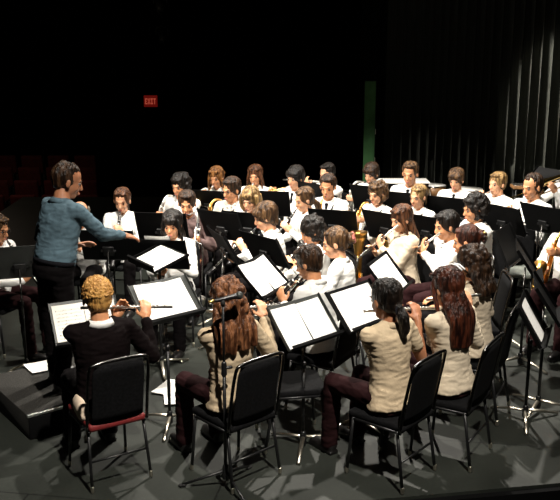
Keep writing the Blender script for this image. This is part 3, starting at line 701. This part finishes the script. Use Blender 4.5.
# exit sign
p = at_y(150, 101.5, 26.9); t = thing('exit_sign', 'small red lit exit sign high on the dark auditorium wall', 'sign', (p.x, 27.04, p.z))
b = bmesh.new(); box(b, (0, 0, 0), (.40, .10, .34), bev=.01); obj('housing', b, 'exit_red', t)
FNT = {'E': ['111', '100', '110', '100', '111'], 'X': ['101', '101', '010', '101', '101'], 'I': ['111', '010', '010', '010', '111'], 'T': ['111', '010', '010', '010', '010']}
b = bmesh.new()
for i, chh in enumerate('EXIT'):
    for r_, rowt in enumerate(FNT[chh]):
        for c_, v in enumerate(rowt):
            if v == '1': box(b, (-.150+.085*i+.0225*c_, -.055, .07-.035*r_), (.0227, .012, .0352))
obj('lettering', b, 'exit_letters', t)
# hanging stage lamps in the dark
def stage_lamp(px, py, y, label):
    p = at_y(px, py, y); t = thing('hanging_lamp', label, 'lamp', p, group='unlit lamps hanging in the dark')
    b = bmesh.new(); q = V((.10, -.22, -.20)); tube(b, [-q*.6, -q*.5, q*.2, q*.7, q*.7, q*.5], [.05, .09, .10, .12, .11, .08], 14); obj('can', b, 'desk_grey', t)
    b = bmesh.new(); tube(b, curve([(-.14, 0, 0), (-.14, 0, .18), (0, 0, .22), (.14, 0, .18), (.14, 0, 0)], 4), .012, 6); obj('yoke', b, 'desk_grey', t)
    b = bmesh.new(); tube(b, [(0, 0, .2), (0, 0, 10.22-p.z)], .015, 6); obj('drop_pipe', b, 'black_metal', t)
stage_lamp(160, 4, 20, 'dim stage lamp hanging at the very top of the dark')
stage_lamp(162, 36, 22.5, 'dim stage lamp hanging lower in the dark above the exit sign')

# auditorium seats, barely visible
def seat_proto(label):
    t = thing('theatre_seat', label, 'theatre seat', (0, 0, 0), 0, 'dark red theatre seats in the shadow')
    b = bmesh.new(); box(b, (0, .02, .70), (.50, .10, .62), M.Rotation(R(10), 3, 'X'), .04); obj('backrest', b, 'seat_red', t)
    b = bmesh.new(); box(b, (0, -.24, .42), (.48, .46, .12), bev=.04); obj('seat', b, 'seat_red', t)
    for sx in (-1, 1):
        b = bmesh.new(); box(b, (.27*sx, -.16, .31), (.05, .45, .62), bev=.01); obj('armrest', b, 'black_metal', t)
    return t
SP = None; SLAB = 'dark red upholstered theatre seat among the shadowed rows behind the conductor'
for r_ in range(4):
    for k in range(6):
        x, y, z = -6.9+.62*k-.25*r_, 17.0+1.15*r_, -1.24+.10*r_
        if r_ == 0 and k == 0: SP = seat_proto(SLAB); SP.location = (x, y, z)
        else: c = dup(SP, SLAB, M.Translation((x, y, z)))
for r_ in range(1, 4):
    b = bmesh.new(); box(b, (-7, 17+1.15*r_+1.2, -1.24+.05*r_), (8, 3.5, .10*r_)); o = struct('floor_tier', b, 'wall')

# podium
PC = at(28, 415, .2); pu, pv = V((math.cos(R(37)), math.sin(R(37)), 0)), V((-math.sin(R(37)), math.cos(R(37)), 0))
t = thing('podium', 'low carpeted conductor podium with bright metal edge', 'podium', (PC.x, PC.y, 0), R(37))
b = bmesh.new(); box(b, (.43, .46, .095), (.86, .92, .19), bev=.004); obj('platform', b, 'podium_carpet', t)
b = bmesh.new(); box(b, (.43, .004, .188), (.87, .022, .022), bev=.003); obj('edge_trim', b, 'edge_metal', t)
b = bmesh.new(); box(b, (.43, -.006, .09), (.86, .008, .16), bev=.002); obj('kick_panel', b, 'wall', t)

# ------------------------------------------------------------------ people
P = person
# conductor
P('cond', 68, 181, 48, 'conductor', 'man in a blue denim shirt conducting with one arm stretched out', 'm', 'skin_tan', ('thin', 'hair_brown'), None, lean=12, head=(-28, 18, 0), shirt='denim_blue', trousers='trousers_black',
  extras=('belt',), near=True, seat=False, standing=.19, s=1.03, hands={-1: ((.64, -.14, 1.08), (.9, -.1, -.25), (0, .25, -1)), 1: ((.34, .06, 1.04), (.85, -.3, .1), (0, -.6, -.7))})
# front row, backs to us
A1 = P('A1', 97, 298, 116, 'person in the black jacket', 'short spiky blond person in a black jacket playing flute, seen from behind', 'm', 'skin_warm', ('spiky', 'hair_golden'), 'flute', shirt='jacket_black', near=True, chairkind='red', s=1.02, head=(0, 10, 0), lean=4, cyaw=6, isw=-8)
b = bmesh.new(); ell(b, (-.02, .175, .52), (.10, .045, .075)); ell(b, (-.06, .16, .47), (.08, .05, .04)); fused('shirt_tail', b, 'cloth_pale', A1, .01, 3)
P('A2', 226, 300, 124, 'woman with long curly light brown hair', 'woman with long wavy light brown hair in a beige blouse, seen from behind', 'f', 'skin_pale', ('longcurly', 'hair_copper', .31), 'flute', shirt='shirt_beige', near=True, head=(-4, 12, 0), trousers='trousers_maroon', lean=3, cyaw=8, s=1.01)
P('A3', 385, 300, 128, 'woman with the dark ponytail', 'woman with a low dark ponytail in a short sleeved beige shirt playing flute', 'f', 'skin_tan', ('ponytail', 'hair_dark', 'low'), 'flute', shirt='shirt_beige', near=True, sleeve=.55, head=(0, 12, 0), trousers='trousers_maroon', lean=4, extras=('tieband',), isw=-16, cyaw=12, s=1.01)
P('A4', 446, 288, 132, 'woman with two silver hair clips', 'woman with long straight auburn hair held by two silver clips', 'f', 'skin_pale', ('long', 'hair_auburn', .40), 'flute', shirt='shirt_cream', near=True, head=(0, 14, 0), lean=4, trousers='trousers_maroon', extras=('clip',), isw=-12, cyaw=16, s=1.01)
P('A5', 470, 264, 148, 'woman with dark wavy shoulder hair', 'woman with dark wavy shoulder length hair and white shirt behind the auburn hair', 'f', 'skin_warm', ('longcurly', 'hair_brown', .22), 'flute', shirt='shirt_cream', near=True, head=(0, 14, 0), lean=4, isw=-18, cyaw=6, s=0.99)
P('A6', 466, 241, 178, 'person with the red brown updo', 'person with a red brown pinned up hairdo mostly hidden by dark wavy hair', 'f', 'skin_warm', ('updo', 'hair_auburn'), None, shirt='shirt_cream', head=(-14, 12, 0), lean=4, extras=('goldclip',), s=1.0)
# middle
P('B1', 308, 263, 150, 'short haired man wearing a bow tie', 'man with short dark brown hair and bow tie bent over his clarinet', 'm', 'skin_warm', ('short', 'hair_brown'), 'clarinet', near=True, head=(6, 20, 0), lean=8, extras=('bow',), s=.97)
P('B2', 335, 243, 165, 'woman with brown hair in a bun', 'woman with brown hair in a bun and pink scrunchie playing clarinet', 'f', 'skin_pale', ('bun', 'hair_lightbrown'), 'clarinet', near=True, head=(10, 14, 0), lean=5, extras=('scrunchie',), s=0.98)
P('B3', 311, 231, 195, 'woman with dark curls', 'woman with dark curly hair looking down over her clarinet', 'f', 'skin_warm', ('longcurly', 'hair_dark', .16), 'clarinet', head=(0, 22, 0), lean=6, s=0.93)
P('B4', 304, 200, 210, 'woman with tied back light hair', 'woman with tied back light brown hair playing clarinet with eyes down', 'f', 'skin_pale', ('ponytail', 'hair_lightbrown', 'low'), 'clarinet', head=(-6, 14, 0), lean=4)
P('B5', 265, 217, 190, 'boy with the brown mop of hair', 'boy with a brown mop of hair, white shirt and bow tie', 'm', 'skin_pale', ('bowl', 'hair_lightbrown'), 'clarinet', head=(-4, 18, 0), lean=5, extras=('bow',), s=.98, ang=46)
P('B6', 401, 219, 212, 'flutist with long straight brown hair', 'woman with long straight brown hair playing a slanting silver flute', 'f', 'skin_pale', ('long', 'hair_redbrown', .24), 'flute', shirt='shirt_cream', head=(-4, 14, 0), lean=3, droop=.8, trousers='trousers_maroon')
P('B7', 446, 226, 198, 'dark haired man with the flute', 'man with short dark hair holding a flute in both raised hands', 'm', 'skin_warm', ('short', 'hair_dark'), 'flute', head=(-4, 10, 0), lean=8, s=.99, droop=.6, isw=-5, trousers='trousers_maroon')
P('B8', 474, 209, 200, 'curly haired man with the neck strap', 'man with dark curly hair, black tie and sax neck strap', 'm', 'skin_warm', ('curlyshort', 'hair_dark'), 'tenor', shirt='shirt_white', head=(-6, 10, 0), lean=4, extras=('tie', 'strap'))
# left group
P('C1', -2, 229, -22, 'clarinettist in glasses at the edge', 'person with glasses and clarinet cut by the edge beside the conductor', 'm', 'skin_warm', ('short', 'hair_lightbrown'), 'clarinet', head=(0, 14, 0), lean=3, extras=('glasses',), trousers='trousers_maroon', s=.96)
P('C2', 80, 214, 262, 'white haired person behind the conductor', 'person with thin white hair half hidden behind the conductor', 'm', 'skin_pale', ('bald', 'hair_grey'), 'clarinet', head=(0, 26, 0), lean=10, s=.95)
P('C3', 122, 201, 266, 'woman playing beyond the conductor hand', 'woman with parted red brown hair beyond the conductor hand, instrument at her lips', 'f', 'skin_pale', ('ponytail', 'hair_redbrown', 'low'), 'clarinet', head=(0, 12, 0), lean=4)
P('C4', 172, 225, 262, 'girl with long dark hair', 'girl with long dark hair looking down behind the open white page', 'f', 'skin_warm', ('longfringe', 'hair_dark', .28), 'clarinet', head=(0, 10, 0), lean=5)
P('C5', 187, 204, 262, 'boy in the dull purple shirt', 'boy in a dull purple shirt with a tall silver keyed bass clarinet', 'm', 'skin_warm', ('short', 'hair_brown'), 'bassclarinet', shirt='shirt_mauve', head=(6, 12, 0), lean=8, s=.97, trousers='trousers_maroon', isw=42)
P('C6', 180, 186, 252, 'dark haired saxophonist at the back', 'dark haired person with a silver saxophone behind the dull purple shirt', 'm', 'skin_warm', ('messy', 'hair_dark'), 'silversax', head=(-10, 10, 0), lean=3)
P('C7', 216, 178, 252, 'trumpeter with long strawberry blond hair', 'trumpeter with long strawberry blond hair in the back row', 'f', 'skin_warm', ('long', 'hair_strawberry', .24), 'trumpet', head=(0, 8, 0), lean=2, bend=12)
P('C8', 231, 190, 236, 'man in glasses with the saxophone', 'brown haired man in glasses and grey white shirt with a saxophone', 'm', 'skin_warm', ('short', 'hair_brown'), 'tenor', shirt='shirt_grey', head=(-6, 10, 0), lean=3, extras=('glasses', 'strap'))
P('C9', 250, 200, 246, 'woman with the blond bob', 'woman with a blond bob and fringe playing clarinet', 'f', 'skin_pale', ('bob', 'hair_blond'), 'clarinet', head=(0, 14, 0), lean=4)
P('C10', 255, 176, 258, 'trumpeter with long red brown hair', 'trumpeter with long red brown hair raising her bell in the back row', 'f', 'skin_warm', ('long', 'hair_redbrown', .24), 'trumpet', head=(0, 4, 0), lean=2, bend=22)
P('C11', 295, 178, 236, 'trumpeter with dark bowl haircut', 'young trumpeter with a dark bowl haircut and black tie', 'm', 'skin_pale', ('bowl', 'hair_dark'), 'trumpet', head=(-4, 8, 0), lean=2, bend=8, extras=('tie',), s=1.0, isw=-24)
P('C12', 327, 174, 226, 'dark haired man with the flute held level', 'dark haired man with a level flute at the very back', 'm', 'skin_pale', ('crop', 'hair_dark'), 'flute', head=(-4, 8, 0), lean=2, droop=.05, s=0.95)
P('C13', 328, 187, 252, 'saxophonist with short brown hair facing us', 'man with short brown hair and black tie facing us with a saxophone', 'm', 'skin_warm', ('crop', 'hair_brown'), 'alto', head=(0, 12, 0), lean=3, extras=('strap', 'tie'), ang=6)
P('C14', 371, 174, 236, 'brown haired player with silver horn', 'brown haired player behind a stand with a silver saxophone in the back row', 'f', 'skin_pale', ('bowl', 'hair_brown'), 'silversax', head=(0, 14, 0), lean=3, isw=-30)
P('C15', 377, 194, 226, 'woman with curly blond hair', 'woman with curly dark blond hair and neck strap playing saxophone', 'f', 'skin_pale', ('curlyshort', 'hair_lightbrown'), 'alto', head=(0, 10, 0), lean=3, extras=('strap',))
P('C16', 410, 174, 244, 'man in the long black tie', 'man with short light brown hair, white shirt and long black tie', 'm', 'skin_warm', ('crop', 'hair_lightbrown'), None, head=(0, 8, 0), lean=0, extras=('tie',), s=1.04)
P('C17', 418, 197, 226, 'woman with the blond ponytail', 'woman with a blond ponytail playing saxophone', 'f', 'skin_pale', ('ponytail', 'hair_blond', 'high'), 'alto', head=(0, 8, 0), lean=3, extras=('strap',))
P('C18', 456, 180, 240, 'blond boy behind a black stand', 'boy with short light brown hair sitting before a white drum', 'm', 'skin_pale', ('bowl', 'hair_lightbrown'), None, head=(0, 12, 0), lean=2, extras=('tie',), s=.95)
P('C19', 497, 184, 218, 'trumpeter with pale blond hair', 'broad trumpeter with pale blond hair before the lit curtain', 'm', 'skin_pale', ('short', 'hair_blond'), 'silvertrumpet', head=(-2, 2, 0), lean=0, bend=0, s=0.98, isw=20)
P('C20', 532, 187, 216, 'trumpeter with cropped brown hair', 'trumpeter with cropped receding brown hair, bell pointing down', 'm', 'skin_warm', ('thin', 'hair_brown'), 'silvertrumpet', head=(-6, 10, 0), lean=2, bend=35, s=1.07)
P('C21', 569, 172, 205, 'white haired trombonist at the edge', 'white haired person with a trombone cut by the edge near the curtain', 'm', 'skin_pale', ('short', 'hair_grey'), 'trombone', head=(-4, 6, 0), lean=2, bend=14, s=1.05)
P('C22', 574, 221, 228, 'saxophonist at the edge', 'saxophonist in a white shirt cut by the edge, gold saxophone on lap', 'm', 'skin_warm', ('short', 'hair_brown'), 'alto', head=(-4, 10, 0), lean=2, s=1.0, extras=('strap',), trousers='trousers_maroon')

# ------------------------------------------------------------------ music stands
def facing(px, py, z, key):
    p = at(px, py, z); q = WHO[key]['loc']; return math.atan2(q.y-p.y, q.x-p.x)
def S(px, py, z, key, tilt=30, da=0, **kw):
    w = WHO[key]['who']; pages = kw.pop('pages', ())
    lab = kw.pop('label', None) or f'black music stand in front of the {w}'
    names = ['page nearer the edge on the stand of the ', 'second page on the stand of the ', 'third page on the stand of the ']
    fa = kw.pop('face', None)
    return stand(px, py, z, R(fa) if fa is not None else WHO[key]['yaw']+math.pi+R(da), lab, tilt, pages=[(*pg, names[i]+w) for i, pg in enumerate(pages)], **kw)
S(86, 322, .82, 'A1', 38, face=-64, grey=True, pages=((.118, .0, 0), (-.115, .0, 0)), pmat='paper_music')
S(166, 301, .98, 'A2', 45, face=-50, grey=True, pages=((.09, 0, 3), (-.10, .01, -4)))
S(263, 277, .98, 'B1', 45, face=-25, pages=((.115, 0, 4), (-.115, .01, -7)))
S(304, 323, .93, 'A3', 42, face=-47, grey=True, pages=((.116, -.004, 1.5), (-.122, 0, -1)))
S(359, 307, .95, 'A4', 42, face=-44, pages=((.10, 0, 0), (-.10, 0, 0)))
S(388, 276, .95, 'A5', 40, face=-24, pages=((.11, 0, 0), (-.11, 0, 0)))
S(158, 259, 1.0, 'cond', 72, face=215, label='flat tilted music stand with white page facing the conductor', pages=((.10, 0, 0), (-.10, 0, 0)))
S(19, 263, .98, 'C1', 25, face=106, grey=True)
S(108, 246, .98, 'C3', 25, 0)
S(160, 255, .95, 'C4', 28, 0, pages=((0, .06, 0),))
S(162, 228, 1.06, 'C5', 25, 0)
S(224, 247, .95, 'B5', 30, face=22)
S(264, 250, .98, 'B4', 30, face=42)
S(221, 226, 1.0, 'C8', 25)
S(248, 227, 1.0, 'C9', 25)
S(208, 203, .93, 'C7', 25)
S(268, 204, 1.0, 'C10', 25)
S(333, 224, .98, 'C13', 25)
S(316, 196, 1.0, 'C12', 25)
S(385, 227, .98, 'C15', 25)
S(371, 199, 1.0, 'C14', 25)
S(408, 206, 1.0, 'C16', 25)
S(426, 230, .91, 'C17', 25)
S(450, 211, 1.0, 'C18', 25)
S(502, 220, 1.0, 'C19', 25)
S(543, 220, 1.0, 'C20', 25)
S(508, 246, .95, 'B8', 25, face=-30)
S(532, 320, .80, 'C22', 32, face=-21, label='low music stand turned edge on before the edge saxophonist', pages=((0, 0, 0),))
S(527, 262, .95, 'C20', 34, face=-14, label='black music stand seen edge on behind the low stand')
S(546, 300, .90, 'C21', 34, face=-14, label='black music stand seen edge on beside the gold saxophone')

# ------------------------------------------------------------------ loose things
# microphone on its stand
mp = at(226, 487, 0); mt_ = at_y(228, 298, mp.y)
t = thing('microphone_stand', 'black tripod microphone stand in front of the woman with long curly hair', 'microphone stand', (mp.x, mp.y, 0), R(20))
b = bmesh.new(); tube(b, [(0, 0, .10), (0, 0, .82)], .0115, 10); obj('lower_tube', b, 'black_metal', t)
b = bmesh.new(); tube(b, [(0, 0, .78), (0, 0, mt_.z-.03)], .008, 10); obj('upper_tube', b, 'black_metal', t)
b = bmesh.new(); cap(b, (0, 0, .79), (0, 0, .86), .019, .017, 10); cap(b, (0, 0, .83), (.045, 0, .83), .009, .012, 8); obj('clutch', b, 'black_metal', t)
b = bmesh.new(); cap(b, (0, 0, .08), (0, 0, .15), .026, .020, 10); obj('hub', b, 'black_metal', t)
for k in range(3):
    a = R(120*k+40); b = bmesh.new(); f = V((math.cos(a)*.30, math.sin(a)*.30, .012)); tube(b, [(0, 0, .12), f], .0095, 8); l = obj('leg', b, 'black_metal', t)
    b = bmesh.new(); cap(b, f-f.normalized()*.03+V((0, 0, .004)), f, .013, .012, 8); obj('rubber_foot', b, 'rubber', l)
b = bmesh.new(); tube(b, [(0, 0, mt_.z-.05), (0, 0, mt_.z-.03), (0, 0, mt_.z-.012)], [.013, .014, .010], 10); obj('microphone_clip', b, 'rubber', t)
ml, mr = at_y(212, 301.5, mp.y-.02), at_y(243, 294.5, mp.y+.06); d = (mr-ml)
t = thing('microphone', 'black microphone lying level on its stand', 'microphone', ml)
u = d.normalized(); L_ = d.length
b = bmesh.new(); tube(b, [u*.012, u*.02, u*.10, u*(L_-.05), u*(L_-.045)], [.009, .0125, .0145, .019, .019], 14); obj('body', b, 'ebony', t)
b = bmesh.new(); ell(b, u*(L_-.025), (.0255, .0255, .0255)); obj('grille', b, 'desk_grey', t)
b = bmesh.new(); tube(b, [u*-.02, u*-.018, u*.012], [.006, .0095, .010], 12); obj('connector', b, 'yellow_brass', t)
# bottles
def bottle(px, py, z, label, first=[]):
    p = at(px, py, z)
    if first: return dup(first[0], label, M.Translation((p.x, p.y, 0)))
    t = thing('water_bottle', label, 'bottle', (p.x, p.y, 0), group='plastic water bottles'); first.append(t)
    b = bmesh.new(); tube(b, [(0, 0, 0), (0, 0, .004), (0, 0, .06), (0, 0, .065), (0, 0, .07), (0, 0, .13), (0, 0, .155), (0, 0, .178), (0, 0, .19)], [.026, .032, .0325, .030, .0325, .032, .024, .013, .0125], 20); obj('body', b, 'clear_plastic', t)
    b = bmesh.new(); tube(b, [(0, 0, .188), (0, 0, .206)], .015, 14); obj('lid', b, 'plastic_white', t)
    b = bmesh.new(); tube(b, [(0, 0, .072), (0, 0, .122)], .0331, 20); obj('label_band', b, 'drum_white' , t)
bottle(265, 437, 0, 'clear plastic water bottle on the floor beside the curly haired woman')
bottle(543, 336, 0, 'clear plastic water bottle beside the low edge on stand')
# papers on the floor / podium
def floor_page(px, py, z, rz, label):
    p = at(px, py, z); sheet(M.Translation((p.x, p.y, z+.012)) @ M.Rotation(R(rz), 4, 'Z') @ M.Rotation(R(-90), 4, 'Y'), label)
floor_page(172, 389, 0, 70, 'white page lying on the floor under the flat grey stand')
floor_page(178, 398, .004, 100, 'white page lying partly over another on the floor')
floor_page(46, 367, .19, 35, 'white page lying on the podium at the conductor feet')
# empty chairs
def free_chair(px, py, rz, label, kind='black'):
    p = at(px, py, .46); chair(label, (p.x, p.y, 0), R(rz), kind)
free_chair(514, 268, 250, 'empty chair with a pale grey green seat beside the curly haired man', 'pale')
free_chair(293, 380, 10, 'empty chair with shiny back frame behind the angled grey stand')
# percussion at the back
p = at(402, 181, .95)
t = thing('percussion_table', 'percussion table with a white cloth behind the man in the long tie', 'table', (p.x, p.y, 0))
b = bmesh.new(); box(b, (0, 0, .93), (.66, .34, .03), bev=.006); obj('tabletop', b, 'black_metal', t)
for sx in (-1, 1):
    for sy in (-1, 1):
        b = bmesh.new(); tube(b, [(.29*sx, .13*sy, .92), (.29*sx, .13*sy, 0)], .014, 8); obj('leg', b, 'black_metal', t)
b = bmesh.new(); box(b, (0, 0, .952), (.70, .38, .010), bev=.004); o = obj('cloth', b, 'drum_white'); o.location = (p.x, p.y, 0); tag(o, 'white cloth spread over the percussion table', 'cloth')
def drum(px, py, z, r, h, label, nm='snare_drum', tilt=0):
    p = at(px, py, z); t = thing(nm, label, 'drum', (p.x, p.y, 0))
    b = bmesh.new(); tube(b, [(0, 0, z-h), (0, 0, z-.004)], r, 28); obj('shell', b, 'wood', t)
    b = bmesh.new(); tube(b, [(0, 0, z-.004), (0, 0, z+.003)], r*.97, 28); obj('drumhead', b, 'drum_white', t)
    b = bmesh.new(); tube(b, [(r*1.01*math.cos(a), r*1.01*math.sin(a), z-.004) for a in [2*math.pi*i/28 for i in range(28)]], .010, 6, True); obj('hoop', b, 'chrome', t)
    b = bmesh.new(); tube(b, [(0, 0, z-h), (0, 0, .25)], .014, 8); obj('pole', b, 'chrome_dim', t)
    for k in range(3):
        a = R(120*k+10); b = bmesh.new(); tube(b, [(0, 0, .3), (.25*math.cos(a), .25*math.sin(a), .012)], .010, 8); obj('leg', b, 'chrome_dim', t)
drum(468, 189, .86, .20, .16, 'white headed drum on a stand behind the blond boy')
drum(434, 185, .86, .16, .16, 'small white headed drum between the long tie and the blond boy')
p = at(525, 185, .95); t = thing('chime_rack', 'low wooden bell rack beside the cropped haired trumpeter', 'bell rack', (p.x, p.y, 0))
b = bmesh.new(); box(b, (0, 0, .93), (.34, .2, .04), bev=.006); obj('frame', b, 'wood', t)
for k in range(8):
    b = bmesh.new(); box(b, (-.145+.04*k, 0, .957), (.03, .17-.008*k, .01), bev=.002); obj('bar', b, 'silver', t)
for sx in (-1, 1):
    b = bmesh.new(); tube(b, [(.13*sx, -.08, .92), (.13*sx, .10, 0)], .012, 8); tube(b, [(.13*sx, .08, .92), (.13*sx, -.10, 0)], .012, 8); obj('leg', b, 'black_metal', t)
p = at(546, 177, 1.18); 
stand(546, 178, 1.03, R(215), 'tall black music stand nearest the lit curtain', 55)

# horn with its bell turned up between the saxophonists
p = at(359, 230, .95)
t = thing('tuba', 'brass tuba with bell turned up, standing between two black stands', 'tuba', (p.x, p.y, 0), R(80)); t.scale = (.78, .78, 1.5)
b = bmesh.new(); tube(b, curve([(0, 0, .10), (0, 0, .30), (0, .0, .45), (0, .0, .56), (0, 0, .62)], 5)+[V((0, 0, .615)), V((0, 0, .5))], lerps([.035, .04, .05, .075, .115], 5)+[.105, .045], 24); obj('bell', b, 'gold_lacquer', t)
b = bmesh.new(); tube(b, curve([(0, 0, .12), (-.03, 0, .04), (-.12, 0, .035), (-.17, 0, .12), (-.17, 0, .38), (-.12, 0, .46), (-.09, 0, .38), (-.09, 0, .15)], 5), lerps([.036, .034, .03, .026, .02, .017, .014, .012], 5), 14); obj('tubing', b, 'brass', t)
for k in range(3):
    b = bmesh.new(); tube(b, [(-.09+.03*k, -.05, .14), (-.09+.03*k, -.05, .34)], .013, 10); obj('valve', b, 'brass', t)

bpy.data.objects.remove(TMP)

# ------------------------------------------------------------------ light
def spot(name, loc, aim, energy, size, blend=.4, radius=.12, col=(1, .94, .84)):
    l = bpy.data.lights.new(name, 'SPOT'); o = bpy.data.objects.new(name, l); COL.objects.link(o); l.energy = energy; l.spot_size = R(size); l.spot_blend = blend; l.shadow_soft_size = radius; l.color = col
    o.location = loc; o.rotation_euler = (V(aim)-V(loc)).to_track_quat('-Z', 'Y').to_euler(); return o
spot('spot_main', (.2, 9.4, 8.6), (.3, 8.6, .8), 2700, 54, .6, .14)
spot('spot_back', (1.6, 12.0, 8.2), (.9, 7.4, .8), 3600, 50, .7, .12)
spot('spot_house', (-6.5, 6.5, 7.5), (1.3, 9.2, .9), 6800, 27, .5, .12)
spot('spot_front', (-.6, 4.4, 8.8), (.6, 9.5, .9), 5000, 36, .45, .12)
spot('spot_fill', (1.6, 1.2, 9.0), (-.3, 5.9, .9), 5200, 38, 1, .10)  # fill added to brighten the front row and its pages
spot('spot_low', (-6.0, 5.5, 5.5), (2.5, 13.8, .1), 1600, 12, .6, .08)
cl = V((-3.2, 8.8, 9.6)); c_aim = at_y(580, 140, 12.4); half = (c_aim-cl).angle(at_y(504, 100, 13.3)-cl)+R(.6)
print('CURTAIN LIGHT', math.degrees(half), *[round(math.degrees((c_aim-cl).angle(at_y(px, py, yy)-cl)), 2) for px, py, yy in ((486, 150, 13.45), (490, 126, 13.4), (511, 80, 13.25), (530, 50, 13.0), (552, 25, 12.8))])
spot('spot_curtain', cl, c_aim, 24000, 2*math.degrees(half), .25, .06)
pl = bpy.data.lights.new('seat_fill', 'POINT'); po = bpy.data.objects.new('seat_fill', pl); COL.objects.link(po); pl.energy = 26; pl.shadow_soft_size = .1; pl.color = (1, .8, .6); po.location = (-5.8, 15.6, 2.2)  # fill lamp added so the dark theatre seats show faintly, no aisle light
w = bpy.data.worlds.new('world'); sc.world = w; w.use_nodes = True; w.node_tree.nodes['Background'].inputs[0].default_value = (.5, .55, .6, 1); w.node_tree.nodes['Background'].inputs[1].default_value = .0
sc.view_settings.view_transform = 'Standard'; sc.view_settings.look = 'None'; sc.view_settings.exposure = .15; sc.view_settings.gamma = 1; sc.view_settings.use_curve_mapping = False
sc.cycles.use_denoising = True
